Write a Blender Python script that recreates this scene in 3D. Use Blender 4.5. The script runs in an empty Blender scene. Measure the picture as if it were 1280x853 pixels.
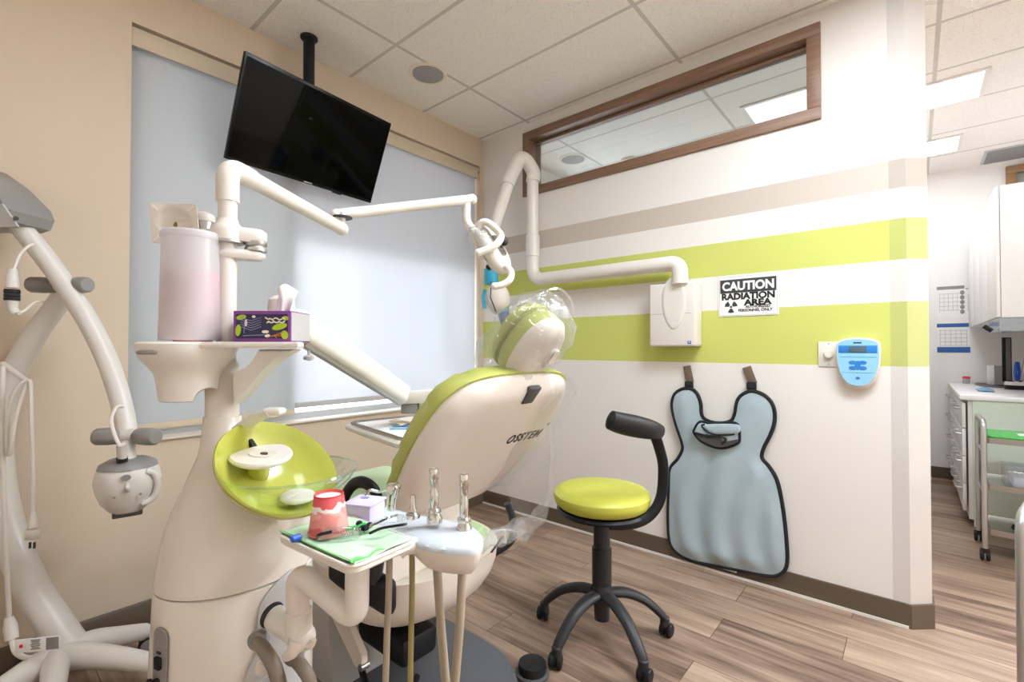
import bpy, bmesh, math, random
from mathutils import Vector, Matrix
from mathutils.geometry import delaunay_2d_cdt
random.seed(7)
V = Vector; PI = math.pi
sc = bpy.context.scene
col = sc.collection

# ---------------------------------------------------------------- camera model
FPX, YAW, PITCH, CAMH = 590.0, 0.8651, 0.014, 1.285
CAM = V((0, 0, CAMH))
_F0 = V((math.sin(YAW), math.cos(YAW), 0)); RT = V((math.cos(YAW), -math.sin(YAW), 0)); _U0 = V((0, 0, 1))
FW = _F0 * math.cos(PITCH) + _U0 * math.sin(PITCH); UP = _U0 * math.cos(PITCH) - _F0 * math.sin(PITCH)
FH = _F0

def ray(px, py): return FW + RT * ((px - 640) / FPX) + UP * ((426.5 - py) / FPX)
def W(px, py, s): return CAM + ray(px, py) * s
def plane(px, py, o, n):
    d = ray(px, py); o = V(o); n = V(n)
    return CAM + d * (n.dot(o - CAM) / n.dot(d))
def onX(px, py, x): return plane(px, py, (x, 0, 0), (1, 0, 0))
def onY(px, py, y): return plane(px, py, (0, y, 0), (0, 1, 0))
def onZ(px, py, z): return plane(px, py, (0, 0, z), (0, 0, 1))

# ---------------------------------------------------------------- materials
def lin(c):
    if isinstance(c, str):
        c = [int(c[i:i + 2], 16) / 255 for i in (0, 2, 4)]
    return tuple((x / 12.92 if x <= 0.04045 else ((x + 0.055) / 1.055) ** 2.4) for x in c)

class N:
    def __init__(s, name):
        s.m = bpy.data.materials.new(name); s.m.use_nodes = True
        s.t = s.m.node_tree; s.t.nodes.clear()
        s.out = s.t.nodes.new('ShaderNodeOutputMaterial')
    def n(s, typ, ins=None, **kw):
        nd = s.t.nodes.new(typ)
        for k, v in kw.items(): setattr(nd, k, v)
        for k, v in (ins or {}).items():
            i = nd.inputs[k]
            if isinstance(v, bpy.types.NodeSocket): s.t.links.new(v, i)
            else: i.default_value = v
        return nd
    def surf(s, sock): s.t.links.new(sock, s.out.inputs['Surface']); return s.m
    def math(s, op, a, b=0.0, c=0.0):
        nd = s.n('ShaderNodeMath', operation=op)
        for i, v in enumerate((a, b, c)):
            if isinstance(v, bpy.types.NodeSocket): s.t.links.new(v, nd.inputs[i])
            else: nd.inputs[i].default_value = v
        return nd.outputs[0]
    def mix(s, f, a, b):
        nd = s.n('ShaderNodeMix', data_type='RGBA')
        for i, v in ((0, f), (6, a), (7, b)):
            if isinstance(v, bpy.types.NodeSocket): s.t.links.new(v, nd.inputs[i])
            else: nd.inputs[i].default_value = v
        return nd.outputs[2]

def rgba(c): return (*lin(c), 1)
def mat(name, c, rough=0.45, metal=0.0, var=0.03, nscale=12.0, bump=0.0, bscale=200.0, coat=0.0, spec=0.5):
    k = N(name)
    tc = k.n('ShaderNodeTexCoord')
    nz = k.n('ShaderNodeTexNoise', {'Vector': tc.outputs['Object'], 'Scale': nscale, 'Detail': 3.0})
    l = lin(c)
    a = tuple(min(1, x * (1 - var)) for x in l); b = tuple(min(1, x * (1 + var)) for x in l)
    cc = k.mix(nz.outputs['Fac'], (*a, 1), (*b, 1))
    p = k.n('ShaderNodeBsdfPrincipled', {'Base Color': cc, 'Roughness': rough, 'Metallic': metal, 'Coat Weight': coat, 'Specular IOR Level': spec})
    if bump:
        n2 = k.n('ShaderNodeTexNoise', {'Vector': tc.outputs['Object'], 'Scale': bscale, 'Detail': 2.0})
        bp = k.n('ShaderNodeBump', {'Height': n2.outputs['Fac'], 'Strength': bump, 'Distance': 0.002})
        k.t.links.new(bp.outputs[0], p.inputs['Normal'])
    return k.surf(p.outputs[0])

def glassy(name, tint, refl=0.06, rough=0.02, edge=0.5, bump=0.0, bscale=30.0, haze=0.0):
    """thin clear sheet: transparent + glossy by facing angle, with an optional hazy diffuse share"""
    k = N(name)
    tc = k.n('ShaderNodeTexCoord')
    lw = k.n('ShaderNodeLayerWeight', {'Blend': 0.25})
    f = k.math('MULTIPLY_ADD', lw.outputs['Facing'], edge, refl)
    gl = k.n('ShaderNodeBsdfGlossy', {'Color': (1, 1, 1, 1), 'Roughness': rough})
    if bump:
        nz = k.n('ShaderNodeTexNoise', {'Vector': tc.outputs['Object'], 'Scale': bscale, 'Detail': 3.0, 'Distortion': 1.0})
        bp = k.n('ShaderNodeBump', {'Height': nz.outputs['Fac'], 'Strength': bump, 'Distance': 0.02})
        k.t.links.new(bp.outputs[0], gl.inputs['Normal'])
    tr = k.n('ShaderNodeBsdfTransparent', {'Color': (*tint, 1)})
    base = tr.outputs[0]
    if haze:
        df = k.n('ShaderNodeBsdfTranslucent', {'Color': (.9, .9, .9, 1)})
        d2 = k.n('ShaderNodeBsdfDiffuse', {'Color': (.9, .9, .9, 1)})
        ad = k.n('ShaderNodeMixShader', {0: 0.5, 1: df.outputs[0], 2: d2.outputs[0]})
        base = k.n('ShaderNodeMixShader', {0: haze, 1: base, 2: ad.outputs[0]}).outputs[0]
    mx = k.n('ShaderNodeMixShader', {0: f, 1: base, 2: gl.outputs[0]})
    return k.surf(mx.outputs[0])

def emit(name, c, strength):
    k = N(name)
    e = k.n('ShaderNodeEmission', {'Color': (*c, 1), 'Strength': strength})
    return k.surf(e.outputs[0])

M = {}
M['white'] = mat('white_plastic', 'e6dfd6', .32, coat=.2)
M['white2'] = mat('warm_white_shell', 'e4dacf', .35, coat=.15)
M['cool'] = mat('cool_white_plastic', 'e6e8ea', .3)
M['cuspwhite'] = mat('glossy_unit_white', 'e2d9cd', .22, coat=.3)
M['lime'] = mat('lime_ceramic', 'b3b44e', .18, coat=.4)
M['limevinyl'] = mat('lime_vinyl', 'bcbc48', .42, bump=.12, bscale=350)
M['olive'] = mat('olive_lime_upholstery', 'a9ad55', .5, bump=.15, bscale=300)
M['palegreen'] = mat('pale_green_upholstery', 'b9cf9f', .4)
M['black'] = mat('black_plastic', '111114', .45, spec=.3)
M['blackfab'] = mat('black_binding', '17171a', .8)
M['char'] = mat('charcoal_plastic', '4a4748', .5)
M['dark'] = mat('dark_grey_plastic', '2a292b', .45, spec=.35)
M['grey'] = mat('mid_grey_plastic', '8b8784', .4)
M['lgrey'] = mat('light_grey_plastic', 'b9b7b5', .35)
M['base'] = mat('slate_floor_plate', '55575b', .5)
M['chrome'] = mat('chrome', 'd0cec9', .12, 1.0)
M['steel'] = mat('brushed_steel', 'b0aca6', .3, 1.0)
M['satin'] = mat('satin_aluminium', 'c2c0bd', .35, .9)
M['hose'] = mat('taupe_hose', 'a2937f', .45)
M['hose2'] = mat('olive_hose', '938454', .45)
M['hosegrey'] = mat('grey_brown_hose', '85796c', .4)
M['cable'] = mat('white_cable', 'dcd5cc', .45)
M['lamp_white'] = mat('lamp_stand_white', 'd8d2ca', .35, coat=.1)
M['greypad'] = mat('holder_grey_blue_top', 'c9d0d6', .25, coat=.3)
M['wood'] = None
M['paper'] = mat('white_paper', 'f0eeea', .8)
M['tissue'] = mat('tissue_paper', 'f4f2ef', .9)
M['purple'] = mat('purple_card', '7c3b86', .6)
M['navy'] = mat('navy_print', '262544', .6)
M['limeprint'] = mat('lime_print', 'a8c21e', .6)
M['cream'] = mat('cream_print', 'eadccb', .6)
M['orange'] = mat('orange_print', 'd0702c', .6)
M['violetprint'] = mat('violet_print', '8a85b0', .6)
M['bib'] = mat('mint_bib', 'c3e3c0', .8, bump=.2, bscale=90)
M['bibgreen'] = mat('green_bib_edge', '6cd06a', .7)
M['red'] = mat('red_ink', 'd2212a', .5)
M['blue'] = mat('blue_plastic', '1f57b8', .35)
M['cyan'] = mat('cyan_plastic', '2f9fbd', .4)
M['navyblue'] = mat('deep_blue_cone', '16338f', .35)
M['green'] = mat('green_plastic', '22b14e', .4)
M['brass'] = mat('brass_nut', '8a7a3a', .35, .8)
M['lilac'] = mat('lilac_plastic', 'd5c9e6', .35)
M['panelblue'] = mat('light_blue_panel', '95cdea', .35)
M['btnblue'] = mat('button_blue', '2a7fc8', .4)
M['lcd'] = mat('grey_lcd', '4e6a74', .2)
M['ink'] = mat('black_ink', '17171a', .6)
M['inkgrey'] = mat('charcoal_ink', '3a393b', .6)
M['tab'] = mat('brown_webbing', '6b5b48', .8)
M['sheetblue'] = mat('blue_pouch', '7fa9d4', .3)
M['calblue'] = mat('calendar_blue', '2f5c9e', .6)
M['speaker'] = mat('speaker_mesh_grey', '9a9694', .6)
M['screen'] = mat('black_glass_screen', '020202', .05, spec=.06)
M['bezel'] = mat('glossy_black_bezel', '060607', .22, spec=.3)
M['cabinet'] = mat('white_cabinet', 'ece9e6', .35)
M['counter'] = mat('white_counter', 'f2efec', .3)
M['endgreen'] = mat('pale_green_end_panel', 'd9e2d2', .5)
M['greentray'] = mat('green_tray', '3fae49', .35)
M['pinkcup'] = mat('pink_liquid', 'e3a6a8', .4)
M['ventgrey'] = mat('vent_grey', '8f8c8a', .6)
M['rubber'] = mat('black_rubber', '141416', .6)
M['fascia'] = mat('beige_fascia', 'cfc0a6', .5)
M['frame_alu'] = mat('window_aluminium', 'b9bcc0', .4, .3)
M['sill'] = mat('sill_cream', 'd9d0c2', .5)
M['glass'] = glassy('clear_glass', (.93, .97, .95), .05, .01, .35)
M['bowlglass'] = glassy('bowl_glass', (.86, .93, .89), .07, .02, .55)
M['pane'] = glassy('window_pane', (.95, .97, .98), .04, .02, .2)
M['dimpane_right'] = glassy('dimmed_daylight_right_pane', (.86, .885, .90), .04, .02, .2)  # slightly dimmer daylight at lower right put into the glass colour
M['dimpane_upper'] = glassy('dimmed_daylight_upper_pane', (.53, .52, .52), .04, .02, .2)  # darkened glass stands in for the dimmer daylight higher up
M['dimpane_left'] = glassy('dimmed_daylight_left_pane', (.50, .50, .49), .04, .02, .2)  # weaker daylight on the left side painted as grey glass
M['transom_glass'] = glassy('transom_glass', (.76, .79, .79), .05, .01, .25)
M['film'] = glassy('clear_film', (.95, .96, .96), .05, .12, .30, bump=.9, bscale=22, haze=.10)
M['filmclear'] = glassy('clear_corner_film', (.985, .985, .985), .04, .08, .12, bump=.08, bscale=10, haze=.03)
M['clearbox'] = glassy('clear_plastic_box', (.85, .88, .92), .08, .08, .3, haze=.25)
M['lens'] = glassy('clear_lens', (.92, .94, .94), .08, .03, .5)

def wall_paint(name, c, var=.012):
    return mat(name, c, .85, var=var, nscale=2.5, bump=.06, bscale=240, spec=.25)
M['beige'] = wall_paint('beige_wall_paint', 'd4c2ac')
M['offwhite'] = wall_paint('off_white_wall_paint', 'eae3d9')
M['hallwhite'] = wall_paint('hall_wall_paint', 'f0eae5')
M['skirting'] = mat('taupe_vinyl_baseboard', '5f5142', .5)

def striped():
    k = N('striped_wall_paint')
    tc = k.n('ShaderNodeTexCoord')
    sp = k.n('ShaderNodeSeparateXYZ', {0: tc.outputs['Object']})
    z = sp.outputs['Z']
    def band(a, b):
        return k.math('MULTIPLY', k.math('GREATER_THAN', z, a), k.math('LESS_THAN', z, b))
    nz = k.n('ShaderNodeTexNoise', {'Vector': tc.outputs['Object'], 'Scale': 2.0, 'Detail': 2.0})
    base = k.mix(nz.outputs['Fac'], rgba('e6e0d9'), rgba('e9e3dc'))
    c = k.mix(band(2.033, 2.168), base, rgba('c6baad'))
    c = k.mix(band(1.697, 1.889), c, rgba('c8cd6e'))
    c = k.mix(band(1.197, 1.500), c, rgba('c8cd6e'))
    n2 = k.n('ShaderNodeTexNoise', {'Vector': tc.outputs['Object'], 'Scale': 240.0})
    bp = k.n('ShaderNodeBump', {'Height': n2.outputs['Fac'], 'Strength': .06, 'Distance': .002})
    p = k.n('ShaderNodeBsdfPrincipled', {'Base Color': c, 'Roughness': .8, 'Normal': bp.outputs[0], 'Specular IOR Level': .25})
    return k.surf(p.outputs[0])
M['striped'] = striped()

def ceiling_mat():
    k = N('acoustic_ceiling_tiles')
    tc = k.n('ShaderNodeTexCoord')
    sp = k.n('ShaderNodeSeparateXYZ', {0: tc.outputs['Object']})
    def line(s, off, per, w):
        a = k.math('SUBTRACT', s, off - w / 2)
        a = k.math('MODULO', k.math('ADD', a, per * 40), per)
        return k.math('LESS_THAN', a, w)
    g = k.math('MAXIMUM', line(sp.outputs['X'], 1.02, .59, .022), line(sp.outputs['Y'], 1.065, 1.18, .022))
    v = k.n('ShaderNodeTexVoronoi', {'Vector': tc.outputs['Object'], 'Scale': 95.0, 'Randomness': 1.0})
    n1 = k.n('ShaderNodeTexNoise', {'Vector': tc.outputs['Object'], 'Scale': 120.0, 'Detail': 2.0})
    n2 = k.n('ShaderNodeTexNoise', {'Vector': tc.outputs['Object'], 'Scale': 14.0, 'Detail': 2.0})
    thr = k.math('MULTIPLY_ADD', n1.outputs['Fac'], .55, -.08)
    hole = k.math('LESS_THAN', v.outputs['Distance'], thr)
    base = k.mix(n2.outputs['Fac'], rgba('eee7df'), rgba('f3ece5'))
    c = k.mix(k.math('MULTIPLY', hole, .55), base, rgba('a89f95'))
    c = k.mix(g, c, rgba('cbc3ba'))
    bh = k.math('MAXIMUM', k.math('MULTIPLY', hole, -1.0), -1.0)
    bp = k.n('ShaderNodeBump', {'Height': bh, 'Strength': .3, 'Distance': .003})
    p = k.n('ShaderNodeBsdfPrincipled', {'Base Color': c, 'Roughness': .9, 'Normal': bp.outputs[0], 'Specular IOR Level': .15})
    return k.surf(p.outputs[0])
M['ceiling'] = ceiling_mat()

def floor_mat():
    k = N('wood_plank_floor')
    tc = k.n('ShaderNodeTexCoord')
    sp = k.n('ShaderNodeSeparateXYZ', {0: tc.outputs['Object']})
    v = k.n('ShaderNodeCombineXYZ', {'X': k.math('ADD', sp.outputs['Y'], 20.55), 'Y': k.math('ADD', sp.outputs['X'], 20.03)})
    def brick(c1, c2, mo, sm):
        return k.n('ShaderNodeTexBrick', {'Vector': v.outputs[0], 'Color1': c1, 'Color2': c2, 'Mortar': mo, 'Scale': 1.0, 'Mortar Size': .0016,
                   'Mortar Smooth': sm, 'Bias': 0.0, 'Brick Width': 1.25, 'Row Height': .2}, offset=.37, offset_frequency=2, squash=1.0)
    br = brick((0, 0, 0, 1), (1, 1, 1, 1), (0, 0, 0, 1), 0.0)
    rnd = br.outputs['Color']
    gx = k.n('ShaderNodeCombineXYZ', {'X': k.math('MULTIPLY', sp.outputs['X'], 16.0), 'Y': k.math('MULTIPLY', sp.outputs['Y'], 1.3), 'Z': k.math('MULTIPLY', rnd, 37.0)})
    n1 = k.n('ShaderNodeTexNoise', {'Vector': gx.outputs[0], 'Scale': 1.0, 'Detail': 6.0, 'Roughness': .6, 'Distortion': .8})
    gx2 = k.n('ShaderNodeCombineXYZ', {'X': k.math('MULTIPLY', sp.outputs['X'], 90.0), 'Y': k.math('MULTIPLY', sp.outputs['Y'], 3.0), 'Z': k.math('MULTIPLY', rnd, 91.0)})
    n2 = k.n('ShaderNodeTexNoise', {'Vector': gx2.outputs[0], 'Scale': 1.0, 'Detail': 3.0})
    gx3 = k.n('ShaderNodeCombineXYZ', {'X': k.math('MULTIPLY', sp.outputs['X'], 5.0), 'Y': k.math('MULTIPLY', sp.outputs['Y'], 1.6), 'Z': k.math('MULTIPLY', rnd, 17.0)})
    n3 = k.n('ShaderNodeTexNoise', {'Vector': gx3.outputs[0], 'Scale': 1.0, 'Detail': 2.0})
    f = k.math('ADD', k.math('MULTIPLY', n1.outputs['Fac'], .75), k.math('ADD', k.math('MULTIPLY', n2.outputs['Fac'], .22), k.math('MULTIPLY_ADD', n3.outputs['Fac'], .4, -.2)))
    f = k.math('MULTIPLY_ADD', rnd, .16, k.math('ADD', f, -.07))
    cr = k.n('ShaderNodeValToRGB', {0: f})
    e = cr.color_ramp.elements
    e[0].position = .30; e[0].color = rgba('5c473b')
    e[1].position = .72; e[1].color = rgba('b59c85')
    a = e.new(.43); a.color = rgba('836b5b')
    a = e.new(.56); a.color = rgba('9d8572')
    c = k.mix(br.outputs['Fac'], cr.outputs[0], rgba('5b4839'))
    bp = k.n('ShaderNodeBump', {'Height': k.math('SUBTRACT', k.math('MULTIPLY', n2.outputs['Fac'], .15), br.outputs['Fac']), 'Strength': .35, 'Distance': .002})
    p = k.n('ShaderNodeBsdfPrincipled', {'Base Color': c, 'Roughness': k.math('MULTIPLY_ADD', n2.outputs['Fac'], .12, .36), 'Normal': bp.outputs[0], 'Specular IOR Level': .4})
    return k.surf(p.outputs[0])
M['floor'] = floor_mat()

def wood_mat(name, a, b, axis):
    k = N(name)
    tc = k.n('ShaderNodeTexCoord')
    mp = k.n('ShaderNodeMapping', {'Vector': tc.outputs['Object'], 'Scale': axis})
    nz = k.n('ShaderNodeTexNoise', {'Vector': mp.outputs[0], 'Scale': 1.0, 'Detail': 5.0, 'Distortion': .5})
    c = k.mix(nz.outputs['Fac'], rgba(a), rgba(b))
    p = k.n('ShaderNodeBsdfPrincipled', {'Base Color': c, 'Roughness': .45})
    return k.surf(p.outputs[0])
M['wood'] = wood_mat('brown_wood_frame', '624838', '9c7a62', (30, 3, 60))
M['wood2'] = wood_mat('honey_wood_frame', '8a6644', 'b08a63', (30, 3, 60))

def shade_mat(name, c):
    k = N(name)
    tc = k.n('ShaderNodeTexCoord')
    w = k.n('ShaderNodeTexWave', {'Vector': tc.outputs['Object'], 'Scale': 160.0, 'Distortion': 0.0}, bands_direction='X')
    d = k.n('ShaderNodeBsdfDiffuse', {'Color': (*lin(c), 1)})
    t = k.n('ShaderNodeBsdfTranslucent', {'Color': k.mix(w.outputs['Fac'], (.66, .655, .67, 1), (.70, .695, .71, 1))})
    m1 = k.n('ShaderNodeMixShader', {0: .5, 1: d.outputs[0], 2: t.outputs[0]})
    return k.surf(m1.outputs[0])
M['shade'] = shade_mat('roller_shade_fabric', 'd5d8d9')

def tube_plastic():
    k = N('frosted_tube_plastic')
    d = k.n('ShaderNodeBsdfTranslucent', {'Color': (.95, .94, .95, 1)})
    d2 = k.n('ShaderNodeBsdfDiffuse', {'Color': (.90, .89, .90, 1)})
    t = k.n('ShaderNodeBsdfTransparent', {'Color': (.97, .95, .96, 1)})
    g = k.n('ShaderNodeBsdfGlossy', {'Roughness': .25})
    m = k.n('ShaderNodeMixShader', {0: .5, 1: d.outputs[0], 2: d2.outputs[0]})
    m = k.n('ShaderNodeMixShader', {0: .38, 1: m.outputs[0], 2: t.outputs[0]})
    m = k.n('ShaderNodeMixShader', {0: .06, 1: m.outputs[0], 2: g.outputs[0]})
    return k.surf(m.outputs[0])
M['frost'] = tube_plastic()

def cup_mat():
    k = N('printed_paper_cup')
    tc = k.n('ShaderNodeTexCoord')
    sp = k.n('ShaderNodeSeparateXYZ', {0: tc.outputs['Object']})
    nz = k.n('ShaderNodeTexNoise', {'Vector': tc.outputs['Object'], 'Scale': 38.0, 'Detail': 1.0, 'Distortion': .6})
    zz = k.math('ADD', sp.outputs['Z'], k.math('MULTIPLY_ADD', nz.outputs['Fac'], .034, -.017))
    c = k.mix(k.math('GREATER_THAN', nz.outputs['Fac'], .52), rgba('e28b86'), rgba('e6a49c'))
    c = k.mix(k.math('LESS_THAN', zz, .012), c, rgba('d9595c'))
    band = k.math('MULTIPLY', k.math('GREATER_THAN', zz, .0465), k.math('LESS_THAN', zz, .0555))
    c = k.mix(band, c, rgba('efe3da'))
    c = k.mix(k.math('GREATER_THAN', zz, .0555), c, rgba('d9565b'))
    p = k.n('ShaderNodeBsdfPrincipled', {'Base Color': c, 'Roughness': .6})
    return k.surf(p.outputs[0])
M['cup'] = cup_mat()

def apron_mat():
    k = N('pale_blue_apron_cloth')
    tc = k.n('ShaderNodeTexCoord')
    nz = k.n('ShaderNodeTexNoise', {'Vector': tc.outputs['Object'], 'Scale': 7.0, 'Detail': 3.0, 'Distortion': .4})
    c = k.mix(nz.outputs['Fac'], rgba('a3b4bc'), rgba('afbfc4'))
    bp = k.n('ShaderNodeBump', {'Height': nz.outputs['Fac'], 'Strength': .22, 'Distance': .02})
    p = k.n('ShaderNodeBsdfPrincipled', {'Base Color': c, 'Roughness': .36, 'Normal': bp.outputs[0], 'Sheen Weight': .2})
    return k.surf(p.outputs[0])
M['apron'] = apron_mat()

# ---------------------------------------------------------------- mesh builder
def cr(pts, n=8, closed=False):
    """Catmull-Rom through points (Vectors of any size)"""
    P = [V(p) for p in pts]; out = []; L = len(P)
    rng = range(L if closed else L - 1)
    for i in rng:
        if closed: a, b, c, d = P[i - 1], P[i], P[(i + 1) % L], P[(i + 2) % L]
        else: a, b, c, d = P[max(i - 1, 0)], P[i], P[i + 1], P[min(i + 2, L - 1)]
        for j in range(n):
            t = j / n
            out.append(.5 * ((2 * b) + (c - a) * t + (2 * a - 5 * b + 4 * c - d) * t * t + (3 * b - a - 3 * c + d) * t ** 3))
    if not closed: out.append(P[-1].copy())
    return out

def fillet(pts, r, n=7):
    P = [V(p) for p in pts]; out = [P[0]]
    for i in range(1, len(P) - 1):
        a = (P[i - 1] - P[i]); b = (P[i + 1] - P[i])
        rr = min(r[i - 1] if isinstance(r, (list, tuple)) else r, a.length * .49, b.length * .49)
        p0 = P[i] + a.normalized() * rr; p1 = P[i] + b.normalized() * rr
        for j in range(n + 1):
            t = j / n
            out.append((1 - t) ** 2 * p0 + 2 * t * (1 - t) * P[i] + t * t * p1)
    out.append(P[-1]); return out

def frame_of(n):
    n = V(n).normalized()
    a = V((0, 0, 1)) if abs(n.z) < .9 else V((1, 0, 0))
    u = a.cross(n).normalized(); return u, n.cross(u), n

class MB:
    def __init__(s): s.bm = bmesh.new(); s.mi = 0
    def m(s, i): s.mi = i; return s
    def face(s, vs):
        try:
            f = s.bm.faces.new(vs); f.material_index = s.mi; return f
        except ValueError: return None
    def box(s, c, size, rot=None, bev=0.0, seg=2, ax=None):
        """box centred at c; ax=(ux,uy,uz) gives its axes"""
        r = bmesh.ops.create_cube(s.bm, size=1.0); vs = r['verts']
        for v in vs: v.co = V((v.co.x * size[0], v.co.y * size[1], v.co.z * size[2]))
        fs = list({f for v in vs for f in v.link_faces})
        if bev:
            es = list({e for v in vs for e in v.link_edges})
            r2 = bmesh.ops.bevel(s.bm, geom=es, offset=bev, segments=seg, profile=.5, affect='EDGES')
            fs = [f for f in r2['faces']]
            vs = list({v for f in fs for v in f.verts})
            fs = list({f for v in vs for f in v.link_faces})
        if ax: Rm = Matrix((ax[0], ax[1], ax[2])).transposed()
        elif rot is not None: Rm = rot
        else: Rm = Matrix.Identity(3)
        for v in vs: v.co = Rm @ v.co + V(c)
        for f in fs: f.material_index = s.mi
        return s
    def loft(s, rings, caps=True, closed=True):
        R = [[s.bm.verts.new(p) for p in r] for r in rings]
        n = len(R[0])
        for a, b in zip(R, R[1:]):
            for i in range(n if closed else n - 1):
                j = (i + 1) % n
                s.face((a[i], a[j], b[j], b[i]))
        if caps and closed:
            s.face(list(reversed(R[0]))); s.face(R[-1])
        return s
    def tube(s, pts, r, seg=14, caps=True, closed=False, flat=1.0, up=None):
        P = [V(p) for p in pts]; n = len(P)
        rr = r if isinstance(r, (list, tuple)) else [r] * n
        if len(rr) != n: rr = [rr[0] + (rr[-1] - rr[0]) * i / (n - 1) for i in range(n)]
        T = []
        for i in range(n):
            a = P[i - 1] if (i > 0 or closed) else P[i]; b = P[(i + 1) % n] if (i < n - 1 or closed) else P[i]
            T.append((b - a).normalized())
        u = V(up) if up else frame_of(T[0])[0]
        rings = []
        for i in range(n):
            u = (u - T[i] * u.dot(T[i])).normalized(); w = T[i].cross(u)
            rings.append([P[i] + (u * math.cos(2 * PI * k / seg) * rr[i] * flat + w * math.sin(2 * PI * k / seg) * rr[i]) for k in range(seg)])
        if closed: rings.append(rings[0])
        return s.loft(rings, caps and not closed)
    def cyl(s, a, b, r, r2=None, seg=24, bev=0.0):
        a = V(a); b = V(b); d = (b - a); L = d.length; r2 = r if r2 is None else r2
        bev = min(bev, L * .45)
        prof = [(r - bev, 0), (r, bev), (r2, L - bev), (r2 - bev, L)] if bev else [(r, 0), (r2, L)]
        return s.lathe(prof, a, d, seg)
    def lathe(s, prof, o, axis=(0, 0, 1), seg=32, caps=True):
        u, w, n = frame_of(axis); o = V(o)
        rings = [[o + n * z + (u * math.cos(2 * PI * k / seg) + w * math.sin(2 * PI * k / seg)) * max(r, 1e-4) for k in range(seg)] for r, z in prof]
        return s.loft(rings, caps)
    def ell(s, c, rad, ax=None, seg=24, rings=14):
        ax = ax or (V((1, 0, 0)), V((0, 1, 0)), V((0, 0, 1))); c = V(c)
        rs = []
        for i in range(rings + 1):
            t = PI * i / rings; t = min(max(t, .02), PI - .02)
            rs.append([c + V(ax[0]) * rad[0] * math.sin(t) * math.cos(2 * PI * k / seg) + V(ax[1]) * rad[1] * math.sin(t) * math.sin(2 * PI * k / seg) - V(ax[2]) * rad[2] * math.cos(t) for k in range(seg)])
        return s.loft(rs)
    def prism(s, poly, o, ux, uy, depth, taper=1.0, bev=0.0):
        """2D outline in (ux, uy) at o, extruded along ux x uy by depth"""
        ux = V(ux).normalized(); uy = V(uy).normalized(); n = ux.cross(uy); o = V(o)
        cx = sum(p[0] for p in poly) / len(poly); cy = sum(p[1] for p in poly) / len(poly)
        def ring(k, h): return [o + ux * (cx + (p[0] - cx) * k) + uy * (cy + (p[1] - cy) * k) + n * h for p in poly]
        sgn = 1 if depth > 0 else -1
        if bev:
            span = max(max(p[0] for p in poly) - min(p[0] for p in poly), max(p[1] for p in poly) - min(p[1] for p in poly)) / 2
            q = 1 - bev / span
            rings = [ring(q, 0), ring(1, sgn * bev), ring(taper, depth - sgn * bev), ring(taper * q, depth)]
        else: rings = [ring(1, 0), ring(taper, depth)]
        return s.loft(rings)
    def pillow(s, poly, o, ux, uy, front, back=0.0, step=.03):
        """solid with outline poly; front(d,u,v) and back(d,u,v) heights along ux x uy, d = distance to the outline"""
        ux = V(ux).normalized(); uy = V(uy).normalized(); n = ux.cross(uy); o = V(o)
        P = [V((p[0], p[1])) for p in poly]; L = len(P)
        def dist(q):
            best = 9
            for i in range(L):
                a = P[i]; b = P[(i + 1) % L]; ab = b - a
                t = max(0, min(1, (q - a).dot(ab) / max(ab.length_squared, 1e-12)))
                best = min(best, (q - a - ab * t).length)
            return best
        def inside(q):
            c = False
            for i in range(L):
                a = P[i]; b = P[i - 1]
                if (a.y > q.y) != (b.y > q.y) and q.x < (b.x - a.x) * (q.y - a.y) / (b.y - a.y) + a.x: c = not c
            return c
        x0 = min(p.x for p in P); x1 = max(p.x for p in P); y0 = min(p.y for p in P); y1 = max(p.y for p in P)
        pts = list(P); D = [0.0] * L
        y = y0 + step / 2; row = 0
        while y < y1:
            x = x0 + step / 2 + (row % 2) * step / 2
            while x < x1:
                q = V((x, y))
                if inside(q):
                    d = dist(q)
                    if d > step * .35: pts.append(q); D.append(d)
                x += step
            y += step; row += 1
        # thin inner ring for crisp rounded edges
        res = delaunay_2d_cdt(pts, [(i, (i + 1) % L) for i in range(L)], [], 1, 1e-6)
        vo, fo, orig = res[0], res[2], res[3]
        fn_b = back if callable(back) else (lambda d, u, v: back)
        A = []; B = []
        for i, q in enumerate(vo):
            d = D[orig[i][0]] if orig[i] else 0.0
            A.append(s.bm.verts.new(o + ux * q.x + uy * q.y + n * front(d, q.x, q.y)))
            B.append(s.bm.verts.new(o + ux * q.x + uy * q.y + n * fn_b(d, q.x, q.y)))
        inv = {}
        for i, og in enumerate(orig):
            for j in og: inv[j] = i
        for f in fo:
            s.face([A[i] for i in f]); s.face([B[i] for i in reversed(f)])
        for i in range(L):
            a, b = inv[i], inv[(i + 1) % L]
            if (A[a].co - B[a].co).length > 1e-6 or (A[b].co - B[b].co).length > 1e-6:
                s.face((B[a], B[b], A[b], A[a]))
        return s
    def grid(s, fn, nu, nv):
        G = [[s.bm.verts.new(fn(i / nu, j / nv)) for i in range(nu + 1)] for j in range(nv + 1)]
        for j in range(nv):
            for i in range(nu): s.face((G[j][i], G[j][i + 1], G[j + 1][i + 1], G[j + 1][i]))
        return s
    def build(s, name, mats, parent=None, angle=35, subsurf=0, solid=0.0):
        if not isinstance(mats, (list, tuple)): mats = [mats]
        bmesh.ops.recalc_face_normals(s.bm, faces=s.bm.faces)
        me = bpy.data.meshes.new(name); s.bm.to_mesh(me); s.bm.free()
        return link_mesh(name, me, mats, parent, angle, subsurf, solid)

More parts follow.
